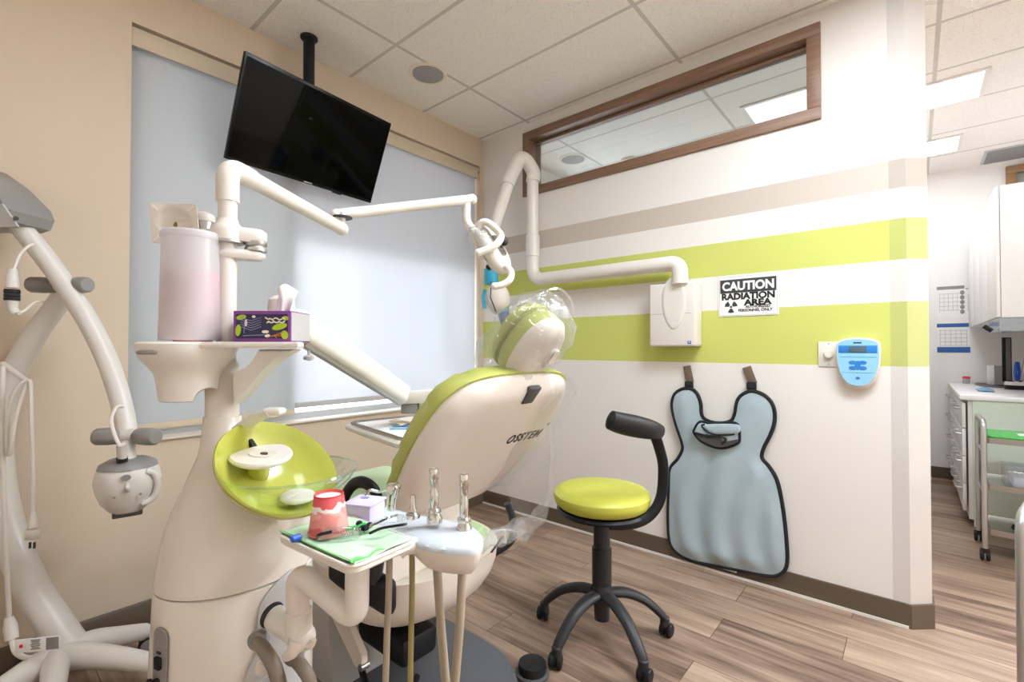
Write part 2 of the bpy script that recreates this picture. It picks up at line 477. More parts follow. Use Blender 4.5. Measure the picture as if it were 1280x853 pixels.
ROOT = {}
def link_mesh(name, me, mats, parent=None, angle=35, subsurf=0, solid=0.0):
    for m in mats: me.materials.append(m)
    o = bpy.data.objects.new(name, me); col.objects.link(o)
    if parent is None:
        if me.vertices:
            xs = [v.co for v in me.vertices]
            org = V(((min(c.x for c in xs) + max(c.x for c in xs)) / 2, (min(c.y for c in xs) + max(c.y for c in xs)) / 2, min(c.z for c in xs)))
        else: org = V((0, 0, 0))
        o.location = org
    else:
        org = ROOT[parent.name]; o.parent = parent
        if parent.type == 'EMPTY' or parent.parent is None: o.location = (0, 0, 0)
    me.transform(Matrix.Translation(-org)); ROOT[o.name] = org.copy()
    for p in me.polygons: p.use_smooth = True
    me.set_sharp_from_angle(angle=math.radians(angle))
    if solid:
        md = o.modifiers.new('solid', 'SOLIDIFY'); md.thickness = solid; md.offset = 0
    if subsurf:
        md = o.modifiers.new('sub', 'SUBSURF'); md.levels = subsurf; md.render_levels = subsurf
    return o

def thing(name, label, cat, loc, group=None):
    o = bpy.data.objects.new(name, None); col.objects.link(o)
    o.location = loc; o.empty_display_size = .05
    ROOT[o.name] = V(loc)
    return tag(o, label, cat, group)
def tag(o, label, cat, group=None):
    o['label'] = label; o['category'] = cat
    if group: o['group'] = group
    return o
def struct(o):
    o['kind'] = 'structure'
    # keep world-space texture coordinates for the room shell
    off = o.location.copy(); o.data.transform(Matrix.Translation(off)); o.location = (0, 0, 0); ROOT[o.name] = V((0, 0, 0))
    return o
def dup(root, delta, label=None, group=None):
    r = root.copy(); col.objects.link(r); r.location = root.location + V(delta)
    if label: r['label'] = label
    if group: r['group'] = group
    for ch in list(root.children):
        c = ch.copy(); col.objects.link(c); c.parent = r
        for g in list(ch.children):
            d = g.copy(); col.objects.link(d); d.parent = c
    return r

def text_mesh(name, s, size, o, ux, uy, m, parent, depth=.0006, bold=0.0, shear=0.0, align='CENTER', width=None, space=1.0):
    cu = bpy.data.curves.new(name, 'FONT'); cu.body = s; cu.size = size; cu.align_x = align; cu.align_y = 'CENTER'
    cu.extrude = depth; cu.offset = bold; cu.shear = shear; cu.resolution_u = 3; cu.space_character = space
    tmp = bpy.data.objects.new(name + '_tmp', cu); col.objects.link(tmp)
    dg = bpy.context.evaluated_depsgraph_get()
    me = bpy.data.meshes.new_from_object(tmp.evaluated_get(dg)); me.name = name
    bpy.data.objects.remove(tmp); bpy.data.curves.remove(cu)
    yc = (max(v.co.y for v in me.vertices) + min(v.co.y for v in me.vertices)) / 2
    xc = (max(v.co.x for v in me.vertices) + min(v.co.x for v in me.vertices)) / 2
    for v in me.vertices: v.co.y -= yc; v.co.x -= xc
    if width:
        w = max(v.co.x for v in me.vertices) - min(v.co.x for v in me.vertices)
        for v in me.vertices: v.co.x *= width / w
    ux = V(ux).normalized(); uy = V(uy).normalized(); n = ux.cross(uy)
    Mx = Matrix((ux, uy, n)).transposed().to_4x4(); Mx.translation = V(o)
    me.transform(Mx); me.materials.clear()
    return link_mesh(name, me, [m], parent, 30)

def rrect(w, h, r, n=5):
    out = []
    for cx, cy, a0 in ((w / 2 - r, h / 2 - r, 0), (-w / 2 + r, h / 2 - r, 90), (-w / 2 + r, -h / 2 + r, 180), (w / 2 - r, -h / 2 + r, 270)):
        for k in range(n + 1):
            a = math.radians(a0 + 90 * k / n); out.append((cx + r * math.cos(a), cy + r * math.sin(a)))
    return out
def ellipse(a, b, n=32, cx=0, cy=0): return [(cx + a * math.cos(2 * PI * k / n), cy + b * math.sin(2 * PI * k / n)) for k in range(n)]

# ================================================================ ROOM SHELL
XS, YW, H = 2.843, 2.735, 3.02          # striped wall, window wall, ceiling height
CH = V((2.915, -.052, 0))                # outer end of the 45 degree end of the striped wall
def wall_box(name, lo, hi, m):
    return struct(MB().box([(a + b) / 2 for a, b in zip(lo, hi)], [b - a for a, b in zip(lo, hi)]).build(name, m))

fl = struct(MB().box((2.9, 0, -.05), (9.0, 6.2, .1)).build('floor', M['floor']))
ce = struct(MB().box((2.9, 0, H + .05), (9.0, 6.2, .1)).build('ceiling', M['ceiling']))

# window wall with two openings (this room, the room beyond)
WX0, WX1, WZ0, WZ1 = .505, 2.803, .845, 2.79
mb = MB()
def wb(x0, x1, z0, z1, y0=YW, y1=YW + .22): mb.box(((x0 + x1) / 2, (y0 + y1) / 2, (z0 + z1) / 2), (x1 - x0, y1 - y0, z1 - z0))
wb(-1.5, WX0, 0, H); wb(WX0, WX1, 0, WZ0); wb(WX0, WX1, WZ1, H); wb(WX1, XS + .12, 0, H)
struct(mb.build('wall_left', M['beige']))
mb = MB()
wb(XS + .12, 3.4, 0, H); wb(3.4, 6.0, 0, .9); wb(3.4, 6.0, 2.7, H); wb(6.0, 7.3, 0, H)
struct(mb.build('wall_beyond', M['hallwhite']))

# striped wall: polygon in plan with the angled end; transom opening
TY0, TY1, TZ0, TZ1 = .349, 2.301, 2.455, 2.945
TH = .12
mb = MB()
def pl(poly, z0, z1): mb.prism(poly, (0, 0, z0), (1, 0, 0), (0, 1, 0), z1 - z0)
endp = [(XS, .023), (CH.x, CH.y), (XS + TH + .04, CH.y), (XS + TH + .04, .023)]
pl([(XS, YW), (XS, TY1), (XS + TH, TY1), (XS + TH, YW)], 0, H)
pl([(XS, TY1), (XS, TY0), (XS + TH, TY0), (XS + TH, TY1)], 0, TZ0)
pl([(XS, TY1), (XS, TY0), (XS + TH, TY0), (XS + TH, TY1)], TZ1, H)
pl([(XS, TY0), (XS, .023), (CH.x, CH.y), (XS + TH, CH.y), (XS + TH, TY0)], 0, H)
struct(mb.build('wall_right', M['striped']))

wall_box('wall_rear', (-1.5, -3.1, 0), (7.3, -3.0, H), M['offwhite'])
wall_box('wall_side', (-1.6, -3.1, 0), (-1.5, YW + .2, H), M['offwhite'])
wall_box('wall_far', (6.3, -3.0, 0), (6.42, YW, H), M['hallwhite'])
wall_box('wall_partition', (XS + TH, .26, 0), (6.3, .32, H), M['hallwhite'])
wall_box('wall_hall', (3.75, -1.08, 0), (6.3, -.98, H), M['hallwhite'])

# baseboards
BH = .108
mb = MB()
mb.prism([(0, 0), (.012, 0), (.012, BH - .01), (.006, BH), (0, BH)], (-1.5, YW, 0), (0, -1, 0), (0, 0, 1), -(XS + 1.5))
struct(mb.build('baseboard_left', M['skirting']))
mb = MB()
t = .012
outl = [(XS - t, YW), (XS - t, .023 - .005), (CH.x - .009, CH.y - .009), (XS + TH + .05, CH.y - .009), (XS + TH + .05, CH.y), (CH.x, CH.y), (XS, .023), (XS, YW)]
mb.prism(outl, (0, 0, 0), (1, 0, 0), (0, 1, 0), BH)
struct(mb.build('baseboard_right', M['skirting']))
mb = MB().prism([(XS - .02, YW), (XS - .02, .03), (XS - .012, .03), (XS - .012, YW)], (0, 0, 0), (1, 0, 0), (0, 1, 0), .012)
struct(mb.build('trim_1', M['white']))
wall_box('baseboard_far', (6.285, -.3, 0), (6.3, 0, BH), M['skirting'])

# clear corner guard on the angled wall end
mb = MB()
mb.prism([(XS - .003, .085), (XS - .003, .021), (CH.x - .002, CH.y - .003), (CH.x, CH.y), (XS - .0005, .023), (XS - .0005, .085)], (0, 0, BH), (1, 0, 0), (0, 1, 0), H - BH - .002)
struct(mb.build('trim_2', M['filmclear']))

# window: frame, sill, panes  (window_1)
YG = YW + .115
mb = MB()
fw = .05
def fb(x0, x1, z0, z1): mb.box(((x0 + x1) / 2, YG, (z0 + z1) / 2), (x1 - x0, .06, z1 - z0))
XM = 1.295; ZM = 1.92
fb(WX0, WX1, WZ0, WZ0 + fw); fb(WX0, WX1, WZ1 - fw, WZ1); fb(WX0, WX0 + fw, WZ0 + fw, WZ1 - fw); fb(WX1 - .02, WX1, WZ0 + fw, WZ1 - fw)
fb(XM - .05, XM, WZ0 + fw, WZ1 - fw)
win = struct(mb.build('window_1', M['frame_alu']))
def pane(x0, x1, z0, z1, m): 
    o = MB().box(((x0 + x1) / 2, YG, (z0 + z1) / 2), (x1 - x0, .006, z1 - z0)).build('pane', m, win); return o
pane(WX0 + fw, XM - .05, WZ0 + fw, WZ1 - fw, M['dimpane_left'])
pane(XM, WX1 - .02, ZM, WZ1 - fw, M['dimpane_upper'])
pane(XM, 1.73, WZ0 + fw, ZM, M['pane'])
pane(1.73, WX1 - .02, WZ0 + fw, ZM, M['dimpane_right'])
o = MB().box(((WX0 + WX1) / 2, YW + .055, WZ0 + .006), (WX1 - WX0 - .002, .15, .012), bev=.003).build('sill', M['sill'], win)

# transom window (window_2): wood frame, liner and glass
mb = MB()
fy0, fy1, fz0, fz1 = .349, 2.301, 2.452, 2.948
fwid = .062
def tf(y0, y1, z0, z1, x0=XS - .018, x1=XS + TH + .02): mb.box(((x0 + x1) / 2, (y0 + y1) / 2, (z0 + z1) / 2), (x1 - x0, y1 - y0, z1 - z0), bev=.003)
tf(fy0, fy1, fz1 - fwid, fz1); tf(fy0, fy1, fz0, fz0 + fwid); tf(fy0, fy0 + fwid, fz0 + fwid, fz1 - fwid); tf(fy1 - fwid, fy1, fz0 + fwid, fz1 - fwid)
tf(fy0 + fwid, fy1 - fwid, fz1 - fwid - .02, fz1 - fwid, XS + .055, XS + .09)
w2 = struct(mb.build('window_2', M['wood']))
MB().box((XS + .07, (fy0 + fy1) / 2, (fz0 + fz1) / 2), (.006, fy1 - fy0 - 2 * fwid, fz1 - fz0 - 2 * fwid)).build('pane', M['transom_glass'], w2)

# window of the room beyond and a transom at the end of the hall
mb = MB()
for x0, x1, z0, z1 in ((3.4, 6, .9, .95), (3.4, 6, 2.65, 2.7), (3.4, 3.45, .95, 2.65), (5.95, 6, .95, 2.65), (4.67, 4.73, .95, 2.65)):
    mb.box(((x0 + x1) / 2, YG, (z0 + z1) / 2), (x1 - x0, .06, z1 - z0))
w3 = struct(mb.build('window_3', M['frame_alu']))
MB().box((4.7, YG, 1.8), (2.5, .006, 1.7)).build('pane', M['pane'], w3)
mb = MB()
for y0, y1, z0, z1 in ((-.98, -.66, 2.89, 2.96), (-.73, -.66, 2.4, 2.89)):
    mb.box((6.285, (y0 + y1) / 2, (z0 + z1) / 2), (.04, y1 - y0, z1 - z0), bev=.004)
w4 = struct(mb.build('window_4', M['wood2']))
MB().box((6.295, -.855, 2.645), (.006, .25, .49)).build('pane', M['transom_glass'], w4)

# ================================================================ LIGHTS
LS = dict(A=37.0, B=7.0, R=23.0, O=160.0, M=2.0, H=19.5, N=2.5, W=7.6)
M['lampA'] = emit('troffer_glow', (.86, .94, 1.03), LS['A'])
M['lampB'] = emit('window_side_troffer_glow', (.86, .94, 1.03), LS['B'])
M['lampR'] = emit('rear_troffer_glow', (.86, .94, 1.03), LS['R'])
M['lampO'] = emit('open_area_glow', (.86, .94, 1.03), LS['O'])
M['lampM'] = emit('corridor_mouth_glow', (.86, .94, 1.03), LS['M'])
M['lampH'] = emit('hall_troffer_glow', (.87, .945, 1.03), LS['H'])
M['lampN'] = emit('next_room_glow', (.95, .97, 1.0), LS['N'])
def troffer(x0, x1, y0, y1, glow, label, group=None):
    cx, cy = (x0 + x1) / 2, (y0 + y1) / 2
    r = thing('ceiling_light', label, 'ceiling light', (cx, cy, H), group)
    w, d = x1 - x0, y1 - y0
    mb = MB()
    for bx, by, sx, sy in ((cx, y0 + .012, w, .024), (cx, y1 - .012, w, .024), (x0 + .012, cy, .024, d - .048), (x1 - .012, cy, .024, d - .048)):
        mb.box((bx, by, H - .006), (sx, sy, .012))
    mb.build('frame', M['white'], r)
    MB().box((cx, cy, H - .004), (w - .048, d - .048, .006)).build('diffuser', glow, r)
    return r
troffer(4.108, 4.553, -.375, .23, M['lampH'], 'larger bright ceiling light panel nearer the striped wall end in the corridor', 'corridor ceiling lights')
troffer(5.25, 5.67, -.32, .23, M['lampH'], 'smaller looking ceiling light panel nearer the far corridor wall', 'corridor ceiling lights')
troffer(3.63, 4.03, .36, .94, M['lampN'], 'bright ceiling panel seen through the wood framed transom window')
troffer(1.3, 1.9, -.80, .40, M['lampA'], 'ceiling light panel overhead near the open end of the treatment room', 'treatment room lights')
troffer(.30, .90, .50, 1.70, M['lampB'], 'ceiling light panel overhead between the dental unit and the window', 'treatment room lights')
troffer(1.0, 1.6, -2.3, -1.1, M['lampR'], 'ceiling light panel at the rear of the treatment room', 'treatment room lights')
troffer(4.3, 4.9, -2.6, -1.4, M['lampO'], 'ceiling light panel over the open area behind the corridor counter', 'open area lights')
troffer(2.9, 3.5, -1.9, -.7, M['lampM'], 'ceiling light panel over the corridor mouth', 'open area lights')

# daylight
wd = bpy.data.worlds.new('daylight'); sc.world = wd; wd.use_nodes = True
nt = wd.node_tree; nt.nodes.clear()
bg = nt.nodes.new('ShaderNodeBackground'); ow = nt.nodes.new('ShaderNodeOutputWorld')
bg.inputs['Color'].default_value = (.88, .93, 1.0, 1); bg.inputs['Strength'].default_value = LS['W']
nt.links.new(bg.outputs[0], ow.inputs[0])

# ceiling fixtures
def speaker(c, r, label):
    t_ = thing('ceiling_speaker', label, 'speaker', (c[0], c[1], H))
    MB().lathe([(r * 1.22, 0), (r * 1.2, -.006), (r * 1.02, -.009), (r, -.004)], (c[0], c[1], H)).build('rim', M['cream'], t_)
    MB().lathe([(r, 0), (r * .98, -.008), (r * .6, -.013), (.002, -.015)], (c[0], c[1], H - .0005)).build('grille', M['speaker'], t_)
speaker((1.91, 2.326), .098, 'round grey grille speaker in the treatment room ceiling tiles')
speaker((3.646, 2.37), .105, 'round grey speaker in the ceiling seen through the transom glass')
t_ = MB().lathe([(.07, 0), (.07, -.02), (.055, -.04), (.002, -.045)], (3.99, 1.99, H)).build('smoke_detector', M['cream'])
tag(t_, 'cream dome smoke detector on the ceiling behind the transom glass', 'smoke detector')
t_ = thing('ceiling_vent', 'square grey air vent in the corridor ceiling by the far wall', 'vent', (6.06, -.70, H))
MB().box((6.06, -.70, H - .004), (.40, .42, .008)).build('frame', M['lgrey'], t_)
mb = MB()
for i in range(12): mb.box((5.89 + i * .031, -.70, H - .010), (.022, .38, .006))
mb.build('louvre', M['ventgrey'], t_)

# ================================================================ ROLLER SHADES
yS = YW + .052
def shade(x0, x1, z0, z1, label, bar_m):
    r = thing('roller_shade', label, 'roller shade', ((x0 + x1) / 2, yS, z0), 'roller shades over the window')
    MB().box(((x0 + x1) / 2, yS, (z0 + z1) / 2), (x1 - x0, .0015, z1 - z0)).build('fabric', M['shade'], r)
    MB().box(((x0 + x1) / 2, yS, z0 + .012), (x1 - x0, .014, .032), bev=.004).build('bottom_bar', bar_m, r)
    return r
shade(WX0 + .006, XM + .0, .895, 2.74, 'left grey toned roller shade pulled down behind the white dental unit', M['fascia'])
shade(XM + .0, WX1 - .014, .93, 2.74, 'right roller shade with bright daylight glowing through behind the dental chair', M['lgrey'])
r = thing('shade_valance', 'long beige shade valance under the window head beside the television', 'valance', (1.6, YW + .03, 2.70))
MB().box(((WX0 + WX1) / 2, YW + .018, 2.735), (WX1 - WX0 - .004, .012, .088), bev=.003).build('fascia', M['fascia'], r)
MB().cyl((WX0 + .01, YW + .083, 2.742), (WX1 - .02, YW + .083, 2.742), .022).build('roller', M['lgrey'], r)
MB().cyl((WX1 - .018, YW + .05, 2.742), (WX1 - .004, YW + .05, 2.742), .04).build('end_bracket', M['grey'], r)

# ================================================================ TELEVISION
def television():
    c = V((1.318, 2.575, 2.474)); ti = .40; yw = .10; w, h = .90, .515
    ux = V((math.cos(yw), math.sin(yw), 0)); fy = V((math.sin(yw), -math.cos(yw), 0))
    uz = V((0, 0, 1)) * math.cos(ti) + fy * math.sin(ti); n = ux.cross(uz); n = n if n.dot(fy) > 0 else -n
    r = thing('television', 'black flat screen television hung tilted from the ceiling before the window', 'television', (1.26, 2.555, 2.25))
    MB().box(c - n * .012, (w, .024, h), ax=(ux, n, uz), bev=.004).build('bezel', M['bezel'], r)
    MB().box(c + n * .0004, (w - .02, .002, h - .034), ax=(ux, n, uz)).build('screen', M['screen'], r)
    MB().box(c - n * .04, (w * .72, .036, h * .62), ax=(ux, n, uz), bev=.01).build('rear_housing', M['black'], r)
    MB().box(c - uz * (h / 2 - .008) + n * .001, (.05, .003, .006), ax=(ux, n, uz)).build('logo', M['lgrey'], r)
    MB().box(c - uz * (h / 2 + .003) + ux * .2 - n * .01, (.06, .014, .008), ax=(ux, n, uz), bev=.002).build('infrared_window', M['black'], r)
    p = V((1.255, 2.56, 0)); q = c - n * .06
    MB().cyl((p.x, p.y, H - .012), (p.x, p.y, q.z + .05), .03).build('mount_pole', M['black'], r)
    MB().lathe([(.046, 0), (.046, -.008), (.036, -.02), (.031, -.022)], (p.x, p.y, H)).build('ceiling_flange', M['black'], r)
    MB().box((p.x, q.y, q.z + .02), (.12, .05, .14), bev=.008).build('mount_bracket', M['black'], r)
television()

# ================================================================ WALL SIGN
def sign():
    y0, y1, z0, z1 = .856, .548, 1.462, 1.690
    xw = XS - .003
    r = thing('caution_sign', 'white paper sign reading CAUTION RADIATION AREA on the striped wall', 'sign', (xw, (y0 + y1) / 2, z0))
    ux = V((0, -1, 0)); uy = V((0, 0, 1)); w = y0 - y1; h = z1 - z0
    o = V((xw, (y0 + y1) / 2, (z0 + z1) / 2)); n = ux.cross(uy)
    MB().box(o, (w, .0016, h), ax=(ux, n, uy)).build('sheet', M['paper'], r)
    o = o + n * .0014
    def P(u, v): return o + ux * (u * w / 2) + uy * (v * h / 2)
    MB().box(P(0, .49), (w * .93, .001, h * .335), ax=(ux, n, uy)).build('header_band', M['inkgrey'], r)
    text_mesh('caution_text', 'CAUTION', .066, P(0, .49) + n * .001, ux, uy, M['paper'], r, bold=.0026, width=w * .86)
    text_mesh('radiation_text', 'RADIATION', .049, P(.0, -.02), ux, uy, M['ink'], r, bold=.0022, width=w * .88)
    text_mesh('area_text', 'AREA', .044, P(.33, -.345), ux, uy, M['ink'], r, bold=.0022, width=w * .46)
    text_mesh('authorized_text', 'AUTHORIZED', .020, P(.33, -.555), ux, uy, M['ink'], r, bold=.0006, width=w * .40)
    text_mesh('personnel_text', 'PERSONNEL ONLY', .021, P(.25, -.725), ux, uy, M['ink'], r, bold=.0006, width=w * .56)
    mb = MB(); c = P(-.56, -.53)
    mb.cyl(c - n * .0002, c + n * .0008, .0062)
    for a in (35, 145, 270):
        poly = []
        for k in range(9):
            t = math.radians(a - 30 + 60 * k / 8); poly.append((math.cos(t) * .034, math.sin(t) * .034))
        for k in range(8, -1, -1):
            t = math.radians(a - 30 + 60 * k / 8); poly.append((math.cos(t) * .0105, math.sin(t) * .0105))
        mb.prism(poly, c - n * .0002, ux, uy, .001)
    mb.build('trefoil', M['inkgrey'], r)
    # thin border line
    mb = MB()
    for a, b, sx, sz in ((0, .955, .96, .008), (0, -.955, .96, .008)): mb.box(P(a, b), (w * sx, .0006, h * sz), ax=(ux, n, uy))
    for a in (-.955, .955): mb.box(P(a, 0), (w * .006, .0006, h * .955), ax=(ux, n, uy))
    mb.build('border_line', M['lgrey'], r)
sign()

# ================================================================ X-RAY MACHINE
def xray():
    r = thing('xray_machine', 'white wall mounted dental x-ray unit with jointed tube arm', 'x-ray machine', (XS, 1.08, 1.29))
    ux = V((0, -1, 0)); uy = V((0, 0, 1)); n = V((-1, 0, 0))
    y0, y1, z0, z1 = 1.228, .948, 1.292, 1.668
    c = V((XS - .0575, (y0 + y1) / 2, (z0 + z1) / 2))
    b = MB().box(c, (.11, y0 - y1, z1 - z0), bev=.012, seg=3).build('wall_box', M['white'], r)
    xf = XS - .1125
    MB().box((xf, (y0 + y1) / 2 + .012, 1.485), (.001, y0 - y1 - .028, .002)).build('seam', M['grey'], b)
    poly = ellipse(.072, .155, 36, 0, 0)
    poly = [(u * (1 + .14 * v / .155), v) for u, v in poly]
    MB().pillow(poly, (xf + .002, 1.075, 1.545), ux, uy, lambda d, u, v: .003 + .006 * min(1, d / .008), 0, step=.012).build('oval_cover', M['white'], r)
    MB().box((xf - .0005, .985, 1.315), (.002, .02, .018)).build('badge', M['blue'], b)
    MB().box((xf - .0018, .985, 1.317), (.001, .008, .006)).build('badge_mark', M['paper'], b)
    # arms
    xa = 2.735
    top = onX(852, 350, xa); el = onX(850, 329, xa); e2 = onX(666, 350, xa); v1 = onX(667, 205, xa)
    zh = (el.z + e2.z) / 2; el.z = zh; e2.z = zh; e2.y += 0; v1.y = e2.y; top.y = el.y; top.z = z1 - .01
    R_ = .046
    MB().tube(fillet([top, el, e2, e2 + V((0, 0, .20))], [.10, .13, .1], 9), R_, 20).build('horizontal_arm', M['white'], r)
    MB().cyl(e2 + V((0, 0, .17)), e2 + V((0, 0, .33)), R_ * 1.12, bev=.004).build('arm_collar', M['white'], r)
    zt = v1.z
    MB().cyl(e2 + V((0, 0, .3)), V((v1.x, v1.y, zt - .12)), R_ * .93).build('upright_arm', M['white'], r)
    hd = W(622, 374, 3.2)
    a = V((v1.x, v1.y, zt - .13)); bnd = V((v1.x, v1.y, zt)); side = W(637, 224, 3.37); dn = W(613, 300, 3.22)
    mid = V(((a.x + side.x) / 2, (a.y + side.y) / 2, zt + .02))
    pts = cr([a, V((a.x, a.y, zt - .05)), mid, side, side + (dn - side) * .12], 8)
    MB().tube(pts, [R_ * 1.1] * len(pts), 18).build('elbow', M['white'], r)
    MB().tube([side + (dn - side) * .10, dn], [R_ * .95, R_ * .8], 18).build('slanted_arm', M['white'], r)
    # head
    yk = W(614, 336, 3.2)
    MB().tube(cr([dn, W(610, 318, 3.2), yk], 6), .036, 16).build('yoke', M['white'], r)
    MB().cyl(yk, W(614, 356, 3.2), .048, bev=.004).build('cyan_band', M['cyan'], r)
    tag_part(MB().ell(hd, (.085, .085, .105), ax=(RT, FH, V((0, 0, 1)))).box(hd + V((0, 0, .01)), (.15, .14, .14), ax=(RT, FH, V((0, 0, 1))), bev=.05, seg=4).build('tube_head', M['white2'], r))
    q = W(613, 372, 3.12)
    MB().tube([W(614, 352, 3.11) , W(613, 372, 3.10), W(620, 390, 3.11)], .004, 8).build('seam_line', M['inkgrey'], r)
    MB().tube([W(606, 362, 3.16), W(604, 372, 3.16), W(606, 386, 3.16)], .012, 10).build('cyan_edge', M['cyan'], r)
    MB().lathe([(.05, 0), (.044, .03), (.037, .04)], W(627, 384, 3.2), W(631, 400, 3.2) - W(627, 384, 3.2)).build('collimator', M['cyan'], r)
    MB().lathe([(.040, 0), (.035, .085), (.03, .09)], W(629, 391, 3.2), W(633, 407, 3.2) - W(629, 391, 3.2)).build('blue_cone', M['navyblue'], r)
def tag_part(o, label=None):
    if label: o['label'] = label
    return o
xray()

# ================================================================ CONTROL PANEL + DIMMER
def control_panel():
    ux = V((0, -1, 0)); uy = V((0, 0, 1)); n = V((-1, 0, 0)); xw = XS
    c = V((xw, .207, 1.205))
    r = thing('control_panel', 'light blue egg shaped control panel with small screen on striped wall', 'control panel', (xw, .207, 1.085))
    half = [(0, .128), (.045, .124), (.078, .110), (.087, .085), (.088, .04), (.083, -.01), (.071, -.06), (.05, -.098), (.022, -.118)]
    out = cr([(-u, v) for u, v in reversed(half[1:])][::1] + half, 4, closed=True)
    out = [(p.x, p.y) for p in out]
    MB().pillow(out, c, ux, uy, lambda d, u, v: .03 + .016 * min(1, d / .018), 0, step=.02).build('housing', M['white'], r)
    sc_ = [(u * .93, v * .90 + .006) for u, v in out]
    f0 = c + n * .0462
    face = MB().prism(sc_, f0 - n * .002, ux, uy, .0030).build('face_plate', M['panelblue'], r)
    def B(u, v, w, h, m, name, dz=.0016, par=face): return MB().box(f0 + ux * u + uy * v + n * dz, (w, .002, h), ax=(ux, n, uy), bev=.0008).build(name, m, par)
    B(0, .072, .15, .036, M['btnblue'], 'display_band'); B(0, .072, .07, .032, M['lcd'], 'display', .0024)
    B(0, .103, .032, .006, M['inkgrey'], 'maker_mark')
    for i, (u, v) in enumerate(((-.019, .008), (.019, .008), (-.019, -.018), (.019, -.018))):
        MB().prism(ellipse(.0165, .0095, 20), f0 + ux * u + uy * v, ux, uy, .0026).build('button', M['btnblue'], r)
    MB().prism(ellipse(.012, .022, 20), f0 + uy * -.005, ux, uy, .0022).build('button', M['btnblue'], r)
    MB().prism(ellipse(.0085, .0065, 20), f0 + uy * -.066, ux, uy, .0026).build('button', M['btnblue'], r)
    mb = MB()
    mb.box(f0 + uy * .035 + n * .0014, (.145, .0016, .0018), ax=(ux, n, uy)); mb.box(f0 + uy * -.04 + n * .0014, (.12, .0016, .0018), ax=(ux, n, uy))
    mb.build('face_line', M['cyan'], face)
    d = V((xw, .328, 1.252))
    r = thing('dimmer_switch', 'white dimmer switch plate with round knob beside the blue control panel', 'switch', (xw, .328, 1.19))
    MB().box(d + n * .003, (.088, .006, .125), ax=(ux, n, uy), bev=.002).build('plate', M['white'], r)
    MB().lathe([(.021, 0), (.019, .016), (.016, .019)], d + n * .006, n).build('knob', M['white'], r)
    MB().cyl(d + n * .005 + uy * .052, d + n * .0068 + uy * .052, .003).cyl(d + n * .005 - uy * .052, d + n * .0068 - uy * .052, .003).build('screw', M['grey'], r)
control_panel()

